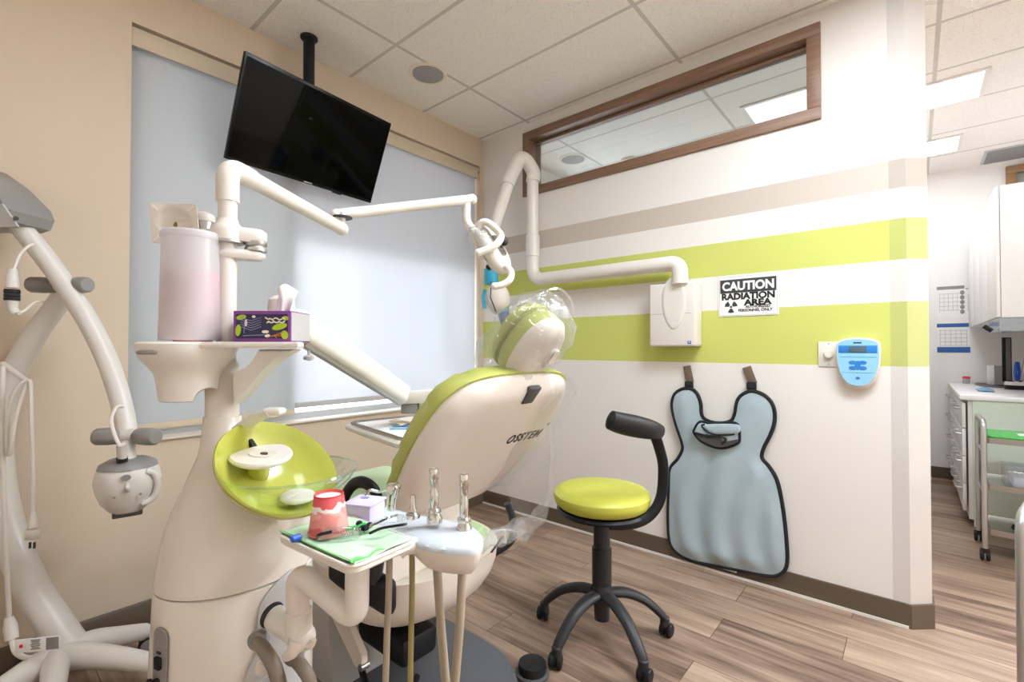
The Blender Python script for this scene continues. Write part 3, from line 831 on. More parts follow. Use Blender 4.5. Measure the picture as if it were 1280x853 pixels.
# ================================================================ LEAD APRON
def apron():
    ux = V((0, -1, 0)); uy = V((0, 0, 1)); n = V((-1, 0, 0)); xa = XS - .022
    Z = [(120, 135), (95, 138), (70, 155), (60, 185), (62, 220), (75, 270), (95, 330), (98, 360), (80, 395), (52, 430), (48, 500), (45, 600), (50, 690), (75, 735), (130, 765), (220, 785), (320, 805), (400, 820), (440, 822), (470, 805), (482, 770), (480, 700), (470, 600), (455, 510), (440, 460), (415, 420), (390, 390), (395, 355), (420, 305), (435, 260), (435, 215), (420, 180), (390, 155), (350, 145), (315, 160), (298, 185), (290, 230), (275, 255), (235, 262), (195, 255), (170, 235), (165, 190), (155, 160), (140, 142)]
    oy = .85
    pts = []
    for a, b in Z:
        P = onX(820 + a / 2.939, 440 + b / 2.939, xa); pts.append((oy - P.y, P.z))
    out = [(p.x, p.y) for p in cr(pts, 4, closed=True)]
    r = thing('lead_apron', 'pale blue lead apron with black edging hung on the striped wall', 'apron', (xa, oy, .2))
    def front(d, u, v):
        k = min(1, d / .07)
        f = .5 + .5 * math.sin(u * 38 + 3 * math.sin(v * 5)); g = math.exp(-((u - .02) / .07) ** 2) * (v < .95)
        low = max(0, min(1, (1.0 - v) / .6))
        return .006 + k * (.012 + .020 * f * (.25 + .75 * low) + .012 * g)
    MB().pillow(out, (xa, oy, 0), ux, uy, front, 0, step=.022).build('body', M['apron'], r, angle=60)
    MB().tube([V((xa - .003, oy - p[0], p[1])) for p in out], .0105, 8, closed=True).build('edging', M['blackfab'], r)
    # collar
    def Q(a, b, dx): 
        P = onX(820 + a / 2.939, 440 + b / 2.939, xa - dx); return P
    col_o = cr([(160, 258), (140, 285), (138, 300), (165, 330), (215, 352), (255, 353), (295, 338), (305, 322), (298, 268), (255, 262), (205, 266)], 4, closed=True)
    cp = []
    for p in col_o:
        P = onX(820 + p.x / 2.939, 440 + p.y / 2.939, xa - .05); cp.append((oy - P.y, P.z))
    c = MB().pillow(cp, (xa - .035, oy, 0), ux, uy, lambda d, u, v: .004 + .03 * min(1, d / .03), -.008, step=.012).build('thyroid_collar', M['apron'], r, angle=60)
    MB().tube([V((xa - .040, oy - p[0], p[1])) for p in cp], .008, 8, closed=True).build('collar_edging', M['blackfab'], c)
    mouth = [Q(a, b, .073) for a, b in ((140, 298), (190, 308), (232, 312), (258, 322), (242, 336))]
    MB().tube(cr(mouth, 6), .006, 8).build('collar_edging', M['blackfab'], c)
    pp = cr([(145, 302), (190, 312), (235, 318), (252, 332), (298, 322), (292, 335), (250, 348), (210, 346), (165, 325)], 3, closed=True)
    cq = []
    for p in pp:
        P = onX(820 + p.x / 2.939, 440 + p.y / 2.939, xa - .07); cq.append((oy - P.y, P.z))
    MB().prism(cq, (xa - .066, oy, 0), ux, uy, .004).build('collar_opening', M['char'], c)
    fl_ = cr([(178, 268), (172, 280), (195, 298), (232, 306), (300, 300), (298, 268)], 4, closed=True)
    cq = []
    for p in fl_:
        P = onX(820 + p.x / 2.939, 440 + p.y / 2.939, xa - .078); cq.append((oy - P.y, P.z))
    MB().pillow(cq, (xa - .066, oy, 0), ux, uy, lambda d, u, v: .006 + .006 * min(1, d / .01), 0, step=.012).build('collar_flap', M['apron'], c, angle=60)
    MB().tube([V((xa - .072, oy - p[0], p[1])) for p in cq[:len(cq) * 2 // 3]], .005, 8).build('collar_edging', M['blackfab'], c)
    for a0, a1 in (((112, 58), (122, 108)), ((333, 62), (352, 112))):
        A = Q(*a0, .0) ; B = Q(*a1, .0); A.x = B.x = XS - .012
        d = (A - B).normalized()
        MB().box((A + B) / 2, (.006, .045, (A - B).length + .02), ax=(V((1, 0, 0)), V((1, 0, 0)).cross(d) * -1, d), bev=.002).build('hanging_strap', M['tab'], r)
        C = Q(a1[0] - 2, a1[1] + 14, .0); C.x = XS - .016
        MB().box(C, (.022, .05, .045), bev=.008).build('strap_clip', M['blackfab'], r)
    P = onX(906, 710, XS - .018)
    t_ = MB().box(P, (.012, .125, .018), ax=(V((1, 0, 0)), V((0, 1, .02)).normalized(), V((0, 0, 1))), bev=.003).build('label_strip', M['paper'], r)
apron()

# ================================================================ STOOL
def stool():
    c = V((1.856, 1.060, 0))
    r = thing('dental_stool', 'lime green round stool with black curved back rest and five casters', 'stool', c)
    zs = .665
    R_ = .212
    MB().lathe([(.19, zs - .075), (.205, zs - .062), (R_, zs - .04), (R_ * .99, zs - .022), (R_ * .93, zs - .008), (R_ * .8, zs - .001), (R_ * .5, zs + .003), (.002, zs + .004)], c, seg=48).build('seat', M['limevinyl'], r)
    MB().lathe([(.002, zs - .112), (.16, zs - .112), (.192, zs - .104), (.198, zs - .094), (.19, zs - .084), (.002, zs - .08)], c, seg=40).build('seat_pan', M['black'], r)
    MB().lathe([(.04, .24), (.043, .25), (.043, .40), (.036, .405), (.036, zs - .11)], c).build('column', M['dark'], r)
    MB().lathe([(.034, .09), (.034, .16), (.05, .165), (.05, .215), (.04, .245)], c).build('hub', M['dark'], r)
    for k in range(5):
        a = math.radians(-117 + 72 * k); d = V((math.cos(a), math.sin(a), 0)); s_ = V((-d.y, d.x, 0))
        L = .285
        pts = cr([c + d * .02 + V((0, 0, .20)), c + d * .10 + V((0, 0, .20)), c + d * .19 + V((0, 0, .165)), c + d * (L - .02) + V((0, 0, .10)), c + d * L + V((0, 0, .07))], 7)
        n_ = len(pts)
        lg = MB().tube(pts, [.031 - .010 * (i / (n_ - 1)) for i in range(n_)], 12, flat=.75, up=(0, 0, 1)).build('leg', M['dark'], r)
        MB().cyl(c + d * L + V((0, 0, .085)), c + d * L + V((0, 0, .045)), .021, bev=.004).build('caster_stem', M['dark'], lg)
        w = c + d * (L + .008) + V((0, 0, .029)); ang = a + [.5, -.8, 1.1, .3, -1.0][k]; ax_ = V((math.cos(ang), math.sin(ang), 0))
        mb = MB()
        for sg in (-1, 1): mb.cyl(w + ax_ * sg * .005, w + ax_ * sg * .026, .029, bev=.005)
        mb.cyl(w - ax_ * .006, w + ax_ * .006, .02)
        mb.build('caster', M['black'], lg)
    # back rest arm: from under the seat, up at the right and round to the front
    s_ = 1.88
    pts = cr([W(762, 656, 1.92), W(790, 655, 1.95), W(812, 645, 1.97), W(826, 622, 1.98), W(829, 585, 1.98), W(824, 560, 1.97), W(816, 538, 1.95)], 7)
    MB().tube(pts, .022, 12, flat=.55, up=RT).build('back_arm', M['black'], r)
    pad = cr([W(760, 524, 1.80), W(775, 529, 1.83), W(797, 534, 1.87), W(815, 538, 1.91), W(826, 541, 1.98)], 7)
    n_ = len(pad)
    rad = [.030 + .014 * math.sin(PI * min(1, i / (n_ - 1) * .9 + .1)) for i in range(n_)]
    rad[0] = .010; rad[1] = .020; rad[-1] = .026
    MB().tube(pad, rad, 16, flat=.62, up=FH).build('back_rest', M['black'], r)
stool()

# ================================================================ DENTAL CHAIR
def slab(mb, path, hw, th, seg=5, r=.03):
    """cushion slab following a path in the YZ plane; hw half widths, th thicknesses (downwards), all lists"""
    rings = []
    n = len(path)
    for i, p in enumerate(path):
        a = path[max(i - 1, 0)]; b = path[min(i + 1, n - 1)]
        t = (V(b) - V(a)).normalized(); nn = V((1, 0, 0)).cross(t); nn = nn if nn.z > 0 else -nn
        rr = min(r, th[i] * .45, hw[i] * .45)
        rings.append([V(p) + V((1, 0, 0)) * u + nn * (v - th[i] / 2) for u, v in rrect(hw[i] * 2, th[i], rr, seg)])
    return mb.loft(rings)

XC = 1.10
BK = onX(530, 690, XC); TP = onX(668, 480, XC)
VB = (TP - BK).normalized(); UX = V((1, 0, 0)); NB = UX.cross(VB)      # NB looks out of the back of the chair
def bk(u, v, h=0.0): return BK + UX * u + VB * v + NB * h
U0 = -.070
def back_outline(k=1.0, du=0.0):
    half = [(.845, 0), (.842, .11), (.828, .19), (.80, .235), (.755, .265), (.67, .278), (.57, .276), (.47, .262), (.40, .240), (.345, .205), (.308, .155), (.29, .10), (.285, 0)]
    pts = [(U0 + w * k, .57 + (v - .57) * k) for v, w in half] + [(U0 - w * k, .57 + (v - .57) * k) for v, w in reversed(half[1:-1])]
    return [(p.x, p.y) for p in cr(pts, 3, closed=True)]
def head_outline(k=1.0):
    half = [(.128, 0), (.122, .04), (.098, .075), (.05, .097), (-.01, .102), (-.065, .092), (-.10, .064), (-.12, .03), (-.124, 0)]
    k *= .88
    pts = [(w * k, v * k) for v, w in half] + [(-w * k, v * k) for v, w in reversed(half[1:-1])]
    return [(p.x, p.y) for p in cr(pts, 3, closed=True)]
def dome(d, r, h): 
    x = min(1.0, d / r); return h * math.sqrt(max(0, 1 - (1 - x) ** 2))

def chair():
    r = thing('dental_chair', 'white and lime green reclining dental chair with printed back shell', 'dental chair', (1.12, 1.5, 0))
    MB().pillow(back_outline(), BK, UX, VB, lambda d, u, v: .004 + dome(d, .07, .030), -.004, step=.03).build('back_shell', M['white2'], r, angle=50)
    MB().pillow(back_outline(1.03), BK, UX, VB, lambda d, u, v: -.004, lambda d, u, v: -.012 - dome(d, .05, .060), step=.03).build('back_cushion', M['olive'], r, angle=50)
    hf = .0345
    text_mesh('maker_lettering', 'OSSTEM', .050, bk(.076, .610, hf), UX, (VB * .998 + UX * .03), M['ink'], r, depth=.0008, bold=.0010, shear=.22, width=.165, space=1.22)
    mb = MB().tube([bk(.170 + .005 * math.cos(a * PI / 6),   .648 + .005 * math.sin(a * PI / 6), hf) for a in range(12)], .0009, 6, closed=True)
    mb.build('registered_mark', M['ink'], r)
    # head rest
    H0 = onX(672, 442, XC - .03) - NB * .01
    def hp(u, v, h=0.0): return H0 + UX * u + VB * v + NB * h
    MB().pillow(head_outline(), H0, UX, VB, lambda d, u, v: .003 + dome(d, .05, .030), -.008, step=.018).build('head_shell', M['white2'], r, angle=50)
    MB().pillow(head_outline(1.0), H0, UX, VB, lambda d, u, v: -.008, lambda d, u, v: -.045 - dome(d, .02, .015), step=.02).build('head_cushion', M['olive'], r, angle=50)
    MB().pillow(head_outline(.99), H0, UX, VB, lambda d, u, v: -.062 + dome(d, .01, .006), lambda d, u, v: -.075 - dome(d, .04, .03), step=.02).build('head_pillow', M['olive'], r, angle=50)
    MB().pillow(rrect(.05, .075, .02), hp(.035, .0, .029), UX, VB, lambda d, u, v: .002 + dome(d, .01, .009), 0, step=.012).build('head_release_lever', M['white'], r)
    MB().prism(rrect(.028, .05, .01), hp(.035, .01, .038), UX, VB, .006, bev=.002).build('release_button', M['white'], r)
    MB().box(bk(-.040, .797, .030), (.050, .060, .016), ax=(UX, VB, NB), bev=.004).build('head_bar_socket', M['char'], r)
    MB().tube([bk(-.045, .79, .0), hp(-.01, -.07, -.02)], .016, 12).build('head_bar', M['grey'], r)
    # seat and leg rest
    path = cr([(XC, 1.24, .60), (XC, 1.45, .615), (XC, 1.68, .665), (XC, 1.88, .715), (XC, 2.0, .70), (XC, 2.2, .60), (XC, 2.46, .47)], 5)
    n = len(path); hw = [.24 + .03 * math.sin(PI * i / (n - 1)) for i in range(n)]; hw[0] = .18; hw[-1] = .17; hw[-2] = .21
    slab(MB(), path, hw, [.085 - .02 * i / (n - 1) for i in range(n)], r=.035).build('seat_cushion', M['palegreen'], r)
    p2 = [V((p.x, p.y, p.z - .07)) for p in path]
    slab(MB(), p2, [w * .9 for w in hw], [.05] * n, r=.02).build('leg_rest_shell', M['white2'], r)
    # seat hull
    rings = []
    c = V((XC + .01, 1.50, .555))
    for k in range(9):
        t = k / 8 * PI / 2; q = math.cos(t) ** .62 if k < 8 else .30; z = c.z - .245 * math.sin(t)
        ring = []
        for j in range(44):
            a = 2 * PI * j / 44; ca, sa = math.cos(a), math.sin(a)
            e = .78
            ring.append(V((c.x + .315 * q * math.copysign(abs(ca) ** e, ca), c.y + .10 * (1 - q) + .36 * q * math.copysign(abs(sa) ** e, sa), z)))
        rings.append(ring)
    MB().loft(rings).build('seat_hull', M['white2'], r, angle=50)
    MB().box((XC + .20, 1.18, .5575), (.14, .006, .004), ax=(V((.9, .43, 0)), V((-.43, .9, 0)), V((0, 0, 1)))).build('hull_slot', M['black'], r)
    # arm rests
    def arm(x, dy=0.0):
        pts = [onX(px, py, .80) for px, py in ((427, 668), (428, 632), (437, 611), (449, 603), (462, 607), (471, 620), (476, 650))]
        pts = [V((x, p.y + dy, p.z)) for p in cr(pts, 5)]
        a_ = MB().tube(pts, .0185, 14, flat=.75, up=(1, 0, 0)).build('arm_rest', M['black'], r)
        q0, q1 = pts[0], pts[-1]
        MB().tube(cr([q0, V((x, q0.y + .01, .66)), V((x, 1.42 + dy, .60))], 6), [.016, .020], 12).build('arm_post', M['dark'], a_)
        MB().tube(cr([q1, V((x, q1.y, .72)), V((x, q1.y + .03, .60))], 6), [.016, .020], 12).build('arm_post', M['dark'], a_)
    arm(.80); arm(1.345, .27)
    MB().box((XC - .07, 1.275, .665), (.40, .05, .24), rot=Matrix.Rotation(-.25, 3, 'X'), bev=.02, seg=4).build('lumbar_cover', M['white2'], r)
    MB().box((.815, 1.31, .565), (.05, .34, .11), bev=.03, seg=4).build('hinge_cover', M['black'], r)
    MB().tube(cr([(1.37, 1.19, .69), (1.39, 1.18, .62), (1.39, 1.19, .54), (1.36, 1.26, .48)], 6), .015, 12).build('hinge_cover', M['dark'], r)
    # lift and base
    outl = [(1.12 + .365 * math.cos(a), 1.40 + .365 * math.sin(a)) for a in [PI + PI * k / 20 for k in range(21)]] + [(1.485, 2.1), (1.42, 2.25), (.82, 2.25), (.755, 2.1)]
    MB().prism(outl, (0, 0, 0), (1, 0, 0), (0, 1, 0), .028, bev=.008).build('floor_plate', M['base'], r)
    MB().loft([[V((XC + sx * w, yy, z)) for sx, yy in ((-1, y0), (1, y0), (1, y1), (-1, y1))] for z, w, y0, y1 in ((.028, .20, 1.62, 2.16), (.25, .20, 1.66, 2.12), (.44, .17, 1.70, 2.0))]).build('pedestal', M['lgrey'], r, angle=20)
    for x in (.93, 1.27):
        a0 = V((x, 1.80, .44)); a1 = V((x, 1.47, .175)); d = (a1 - a0).normalized(); s_ = V((1, 0, 0)).cross(d)
        mb = MB().prism([(-.01, -.05), (.40, -.035), (.435, .005), (.40, .035), (-.01, .06)], a0 - V((.012, 0, 0)), d, s_, .024, bev=.003)
        la = mb.build('lift_arm', M['white2'], r)
        MB().cyl(a1 - V((.016, 0, 0)), a1 + V((.016, 0, 0)), .012).build('pivot_pin', M['steel'], la)
    MB().box((XC, 1.52, .20), (.16, .30, .10), bev=.02).build('actuator', M['black'], r)
    MB().tube(cr([(.99, 1.6, .12), (.95, 1.45, .07), (1.02, 1.36, .06), (1.12, 1.42, .06)], 6), .012, 10).build('actuator_cable', M['black'], r)
    return H0
H0 = chair()

# plastic covers over the chair
def film_noise(p, a): return V((math.sin(p.y * 37 + p.z * 21), math.sin(p.x * 31 + p.z * 43), math.sin(p.x * 53 + p.y * 29))) * a
def covers():
    def hp(u, v, h=0.0): return H0 + UX * u + VB * v + NB * h
    r = thing('head_rest_cover', 'clear crinkled plastic bag pulled over the green and white head rest', 'plastic cover', hp(0, -.12, -.05))
    out = [(.0, .185), (.06, .16), (.115, .12), (.135, .03), (.14, -.07), (.12, -.14), (.05, -.155), (-.05, -.15), (-.125, -.14), (-.14, -.06), (-.125, .03), (-.11, .10), (-.06, .145)]
    P = [(p.x * .92, p.y * .90) for p in cr(out, 2, closed=True)]
    wob = lambda u, v: .006 * math.sin(u * 60 + v * 45) + .005 * math.sin(v * 95 - u * 40)
    MB().pillow(P, H0, UX, VB, lambda d, u, v: -.03 + dome(d, .05, .070) + wob(u, v) * min(1, d / .02), lambda d, u, v: -.05 - dome(d, .05, .072) + wob(v, u) * min(1, d / .02), step=.022).build('film', M['film'], r, angle=70)
    MB().tube(cr([hp(-.115, .10, -.06), hp(-.06, .155, -.05), hp(0, .185, -.045), hp(.06, .165, -.03), hp(.115, .12, -.02)], 6), .0035, 6).build('hem', M['film'], r)
    # over the back, hanging down its right side
    r = thing('backrest_cover', 'clear plastic sheet draped over the chair back and hanging off its right side', 'plastic cover', bk(.2, .30, .03))
    def f(a, b):
        # a across from the lettering to the right edge and beyond, b downwards
        v = .86 - b * .50
        edge = .20 if v > .45 else .20 - (.45 - v) * .55
        edge = min(edge, .10 + (.86 - v) * 1.6)
        if a < .5:
            u = edge * (.25 + .75 * a / .5); p = bk(u, v, .042)
        else:
            k = (a - .5) / .5
            o = [W(686, 470, 1.52), W(693, 500, 1.56), W(692, 560, 1.60), W(686, 620, 1.66), W(672, 655, 1.68), W(655, 668, 1.66)]
            t = b * 5; i = min(4, int(t)); q = o[i].lerp(o[i + 1], t - i)
            p = bk(edge, v, .042).lerp(q, k) + NB * (.015 * math.sin(PI * k))
        return p + film_noise(p, .0045)
    MB().grid(f, 26, 30).build('film', M['film'], r, angle=70)
    tail = cr([W(688, 560, 1.6), W(684, 625, 1.64), W(665, 655, 1.66), W(640, 665, 1.62), W(612, 676, 1.52), W(592, 690, 1.42)], 8)
    wid = [.004, .02, .030, .026, .022, .018]
    def g(a, b):
        i = b * (len(tail) - 1); k = min(len(tail) - 2, int(i)); p = tail[k].lerp(tail[k + 1], i - k)
        w = .006 + .03 * math.sin(PI * min(1, b * .85 + .12))
        ang = a * 2 * PI
        return p + (FH * math.cos(ang) + V((0, 0, 1)) * math.sin(ang)) * w * (1 + .25 * math.sin(ang * 3 + b * 30)) + film_noise(p, .003)
    MB().grid(g, 12, 44).build('gathered_tail', M['film'], r, angle=70)
covers()

# ================================================================ DENTAL UNIT (spittoon column)
SB = 1.12
def zpx(py, s): return W(300, py, s).z
def ring_px(pl_, pr_, z, s=SB, tilt=0.0, n=48, kd=.95):
    A = W(pl_, 434, s); B = W(pr_, 434, s); c = (A + B) / 2; a = (B - A).length / 2
    return [V((c.x, c.y, z)) + RT * a * math.cos(2 * PI * k / n) + FH * a * kd * math.sin(2 * PI * k / n) + V((0, 0, tilt * math.cos(2 * PI * k / n))) for k in range(n)]
def body_lerp(z):
    """left and right outline pixel of the column at height z"""
    tab = [(0, 212, 384), (.30, 209, 386), (.62, 209, 386), (zpx(738, SB), 210, 386), (zpx(690, SB), 215, 386), (zpx(655, SB), 222, 385), (zpx(633, SB), 229, 380), (zpx(589, SB), 246, 350), (zpx(565, SB), 255, 328), (zpx(545, SB), 257, 309), (zpx(535, SB), 257, 302), (zpx(520, SB), 258, 299), (1.4, 258, 299)]
    for a, b in zip(tab, tab[1:]):
        if z <= b[0]:
            t = (z - a[0]) / max(1e-6, b[0] - a[0]); return a[1] + (b[1] - a[1]) * t, a[2] + (b[2] - a[2]) * t
    return tab[-1][1:]
def body_pt(th, z, off=0.0):
    l, r_ = body_lerp(z); A = W(l, 434, SB); B = W(r_, 434, SB); c = (A + B) / 2; a = (B - A).length / 2
    d = RT * math.cos(th) + FH * .95 * math.sin(th)
    return V((c.x, c.y, z)) + d * (a + off)
def wrap(poly, th0, z0, off, th_, m, name, parent):
    """a plate with outline (arc metres, height) hugging the column's front"""
    a = .167
    def front(d, u, v): return off
    mb = MB(); mb.pillow(poly, (0, 0, 0), (1, 0, 0), (0, 1, 0), lambda d, u, v: th_ if d > 0 else th_ * .6, 0, step=.012)
    for v in mb.bm.verts:
        v.co = body_pt(th0 + v.co.x / a, z0 + v.co.y, off + v.co.z)
    return mb.build(name, m, parent, angle=50)

def bake_cut(o, cut, ang):
    md = o.modifiers.new('b', 'BOOLEAN'); md.object = cut; md.operation = 'DIFFERENCE'; md.solver = 'EXACT'
    bpy.context.view_layer.update()
    me = bpy.data.meshes.new_from_object(o.evaluated_get(bpy.context.evaluated_depsgraph_get()))
    o.modifiers.clear(); o.data = me
    for q in me.polygons: q.use_smooth = True
    me.set_sharp_from_angle(angle=math.radians(ang))
    bpy.data.objects.remove(cut)

def unit():
    ctr = (W(210, 434, SB) + W(386, 434, SB)) / 2
    r = thing('dental_unit', 'tall glossy white dental unit column with lime spittoon bowl and top shelf', 'dental unit', (ctr.x, ctr.y, 0))
    zs = zpx(751, .965)
    zl = [0, .01, .05, .2, .4, .55]
    rings = [ring_px(*body_lerp(z), z) for z in zl]
    rings[0] = ring_px(215, 381, 0)
    rings.append(ring_px(*body_lerp(zs), zs - .004, tilt=.010)); rings.append(ring_px(213, 383, zs - .001, tilt=.010))
    MB().loft(rings).build('lower_body', M['cuspwhite'], r, angle=50)
    zl = [zs + .003] + [zs + (zpx(520, SB) - zs) * (i / 16) for i in range(1, 17)]
    rings = []
    for i, z in enumerate(zl):
        l, q = body_lerp(z); rings.append(ring_px(l, q, z, tilt=.010 * max(0, 1 - i / 5)))
    ub = MB().loft(rings).build('upper_body', M['cuspwhite'], r, angle=60)
    bc = W(350.5, 582, 1.03); bn = (RT * .601 - FH * .293 + V((0, 0, .743))).normalized(); kR = .130 / .1455
    cut = MB().lathe([(r_ * kR, h_ * kR) for r_, h_ in ((.001, -.084), (.06, -.078), (.10, -.062), (.134, -.036), (.150, -.012), (.150, .35), (.001, .35))], bc, bn, 56).build('cutter', M['cuspwhite'])
    bake_cut(ub, cut, 60)
    cc = W(278.5, 434, SB)
    MB().lathe([(.0355, zpx(525, SB)), (.0355, zpx(474, SB)), (.0345, zpx(473, SB)), (.0345, zpx(456, SB)), (.030, zpx(452, SB)), (.012, zpx(451, SB))], (cc.x, cc.y, 0)).build('column', M['white2'], r)
    q = W(269, 528, SB - .034)
    MB().cyl(q, q - FH * .004, .0035).build('screw', M['grey'], r)
    # ---- spittoon
    MB().lathe([(r_ * kR, h_ * kR) for r_, h_ in ((.001, -.070), (.06, -.064), (.10, -.047), (.128, -.022), (.141, -.004), (.1455, 0), (.1475, -.004), (.146, -.012), (.132, -.034), (.10, -.058), (.06, -.074), (.001, -.080))], bc, bn, 64, caps=False).build('spittoon_bowl', M['lime'], r)
    gc = W(366, 588, 1.045)
    gb = MB().lathe([(.001, -.066), (.05, -.063), (.088, -.050), (.118, -.028), (.132, -.008), (.1355, 0)], gc, (0, 0, 1), 56, caps=False).build('glass_bowl', M['bowlglass'], r)
    MB().tube([gc + V((math.cos(2 * PI * k / 48) * .1355, math.sin(2 * PI * k / 48) * .1355, 0)) for k in range(48)], .0028, 8, closed=True).build('glass_rim', M['bowlglass'], gb)
    sp = cr([W(300, 537, 1.08), W(313, 527, 1.065), W(328, 519, 1.05), W(343, 516, 1.03)], 6)
    MB().tube(sp, [.021, .019], 14, flat=.55, up=(0, 0, 1)).build('spout', M['white'], r)
    MB().box(W(343, 514.5, 1.03), (.042, .03, .016), ax=(RT, FH, V((0, 0, 1))), bev=.007, seg=4).build('spout_nozzle', M['white'], r)
    fo = plane(313, 553, bc - bn * .034, bn)
    up_ = (V((0, 0, 1)) - bn * bn.z).normalized(); sd = up_.cross(bn)
    MB().box(fo, (.011, .042, .012), ax=(sd, up_, bn), bev=.002).build('bowl_slot', M['black'], r)
    pc = W(327, 571, 1.02); n_ = (V((0, 0, .95)) - FH * .26 + RT * .05).normalized(); u_ = (RT - n_ * n_.dot(RT)).normalized(); v_ = n_.cross(u_)
    outl = [(p.x, p.y) for p in cr([(-.064, -.008), (-.045, -.034), (-.005, -.048), (.035, -.040), (.060, -.012), (.058, .020), (.035, .046), (.005, .050), (-.035, .032)], 5, closed=True)]
    cp_ = MB().prism(outl, pc - n_ * .006, u_, v_, .012, bev=.004).build('cup_rest', M['white'], r)
    MB().pillow(ellipse(.03, .016, 20, .004, .0), pc + n_ * .005, u_, v_, lambda d, u, v: .003 - .002 * min(1, d / .01), 0, step=.01).build('cup_recess', M['white2'], cp_)
    MB().prism(ellipse(.008, .0035, 14, .006, .0), pc + n_ * .0055, u_, v_, .004).build('drain_slot', M['char'], cp_)
    MB().tube([pc - n_ * .004, W(322, 592, 1.055)], [.018, .024], 14).build('cup_rest_stem', M['lime'], r)
    sc_ = W(372, 621, 1.03)
    MB().ell(sc_, (.038, .030, .009), ax=(u_, v_, n_)).build('strainer', M['white'], r)
    # ---- connector recess and hose plate
    st = [(p[0], p[1]) for p in rrect(.044, .19, .021, 6)]
    z0 = zpx(842, .97)
    th0 = -2.0
    pn = wrap(st, th0, z0, .001, .004, M['grey'], 'connector_panel', r)
    def onbody(th, z, o=0.0): return body_pt(th, z, o)
    nn = (RT * math.cos(th0) + FH * math.sin(th0)).normalized()
    for dz, kind in ((.048, 'switch'), (.028, 'socket'), (-.010, 'plug'), (-.045, 'plug')):
        p = onbody(th0 + .02, z0 + dz, .004)
        tt = V((-nn.y, nn.x, 0))
        if kind == 'socket': MB().box(p, (.018, .014, .024), ax=(tt, nn, V((0, 0, 1))), bev=.002).build('power_socket', M['black'], pn)
        elif kind == 'switch': MB().box(p, (.012, .006, .004), ax=(tt, nn, V((0, 0, 1)))).build('power_switch', M['ink'], pn)
        else: 
            mb = MB().cyl(p - nn * .004, p + nn * .012 - V((0, 0, .002)) - tt * .010, .0075, .006).cyl(p + nn * .010 - tt * .008, p + nn * .016 - tt * .014, .009, bev=.002)
            mb.build('fuse_holder', M['black'], pn)
    hz = zpx(800, .97)
    hp_ = [(.060, .105), (.035, .100), (.010, .088), (-.014, .062), (-.020, .030), (-.020, -.03), (-.030, -.055), (-.042, -.09), (-.042, -.2), (.09, -.2), (.10, .0), (.085, .085)]
    hp_ = [(p.x, p.y) for p in cr(hp_, 3, closed=True)]
    wrap(hp_, -PI / 2 + .86, hz, .001, .006, M['lgrey'], 'hose_plate', r)
    # ---- light post + bracket
    lp = W(283, 434, 1.10)
    MB().cyl((lp.x, lp.y, zpx(455, 1.1)), (lp.x, lp.y, zpx(300, 1.1)), .0205).build('light_post', M['white'], r)
    # ---- top shelf
    sh = W(236, 434, 1.06); zt = W(236, 428, 1.06).z
    prof = [(.001, zt), (.092, zt), (.097, zt - .004), (.0965, zt - .016), (.090, zt - .034), (.076, zt - .052), (.064, zt - .068), (.060, zt - .085), (.054, zt - .128), (.050, zt - .130), (.001, zt - .130)]
    co = MB().lathe(prof, (sh.x, sh.y, 0), seg=48)
    o = co.build('cup_console', M['white'], r, angle=40)
    # notch for taking cups out
    cut = MB().cyl(W(262, 502, 1.30), W(262, 502, .80), .030).build('cutter', M['white'])
    bake_cut(o, cut, 40)
    MB().box(sh - RT * .02 - FH * .096 + V((0, 0, zt - .022 - sh.z)), (.040, .010, .009), ax=(RT, FH, V((0, 0, 1))), bev=.004).build('console_badge', M['grey'], o)
    outl = [W(x, 434, s) for x, s in ((250, .99), (372, 1.0), (378, 1.02), (380, 1.12), (372, 1.17), (285, 1.17), (240, 1.14))]
    p0 = outl[0]
    MB().prism([((p - p0).dot(RT), (p - p0).dot(FH)) for p in outl], (p0.x, p0.y, zt - .013), RT, FH, .013, bev=.004).build('shelf', M['white'], r)
    br = [(350, 437), (372, 437), (352, 448), (336, 462), (322, 480), (306, 498), (298, 505), (297, 466), (312, 460), (322, 450), (330, 437)]
    P0 = W(320, 460, 1.09)
    MB().prism([((W(a, b, 1.09) - P0).dot(RT), (W(a, b, 1.09) - P0).dot(UP)) for a, b in reversed(br)], P0 + FW * .025, RT, UP, .05, bev=.006).build('shelf_bracket', M['white'], r)
    q = W(268, 456, 1.09)
    MB().box(q + V((0, 0, .004)), (.06, .08, .012), ax=(RT, FH, V((0, 0, 1))), bev=.004).build('shelf_clamp', M['white2'], r)
    # ---- monitor plate on its pivot
    mp = W(219, 280, 1.13); ux = (RT * .995 + FH * .1).normalized(); uy = (UP * .975 - RT * .16 + FH * .12).normalized()
    def dish(d, u, v):
        q = 1 - (u * u + v * v) / .039 ** 2
        return .004 - (.018 * math.sqrt(q) if q > 0 else 0)
    pl_ = MB().pillow(rrect(.106, .100, .008), mp, ux, uy, dish, lambda d, u, v: dish(d, u, v) - .005, step=.006).build('monitor_plate', M['white2'], r, angle=50)
    nn = ux.cross(uy)
    MB().lathe([(.009, 0), (.009, .006), (.004, .008), (.004, .012)], mp - nn * .013, nn, 6).build('plate_nut', M['brass'], pl_)
    for a, b in ((-1, 1), (1, 1), (-1, -1), (1, -1)):
        c_ = mp + ux * a * .041 + uy * b * .038 + nn * .0045; d_ = (ux * a + uy * b).normalized()
        MB().box(c_, (.018, .0035, .0012), ax=(d_, nn.cross(d_), nn)).build('slot', M['paper'], pl_)
    kb = W(255, 280, 1.16)
    MB().lathe([(.020, -.018), (.020, .004), (.018, .005)], kb).build('pivot_ring', M['satin'], r)
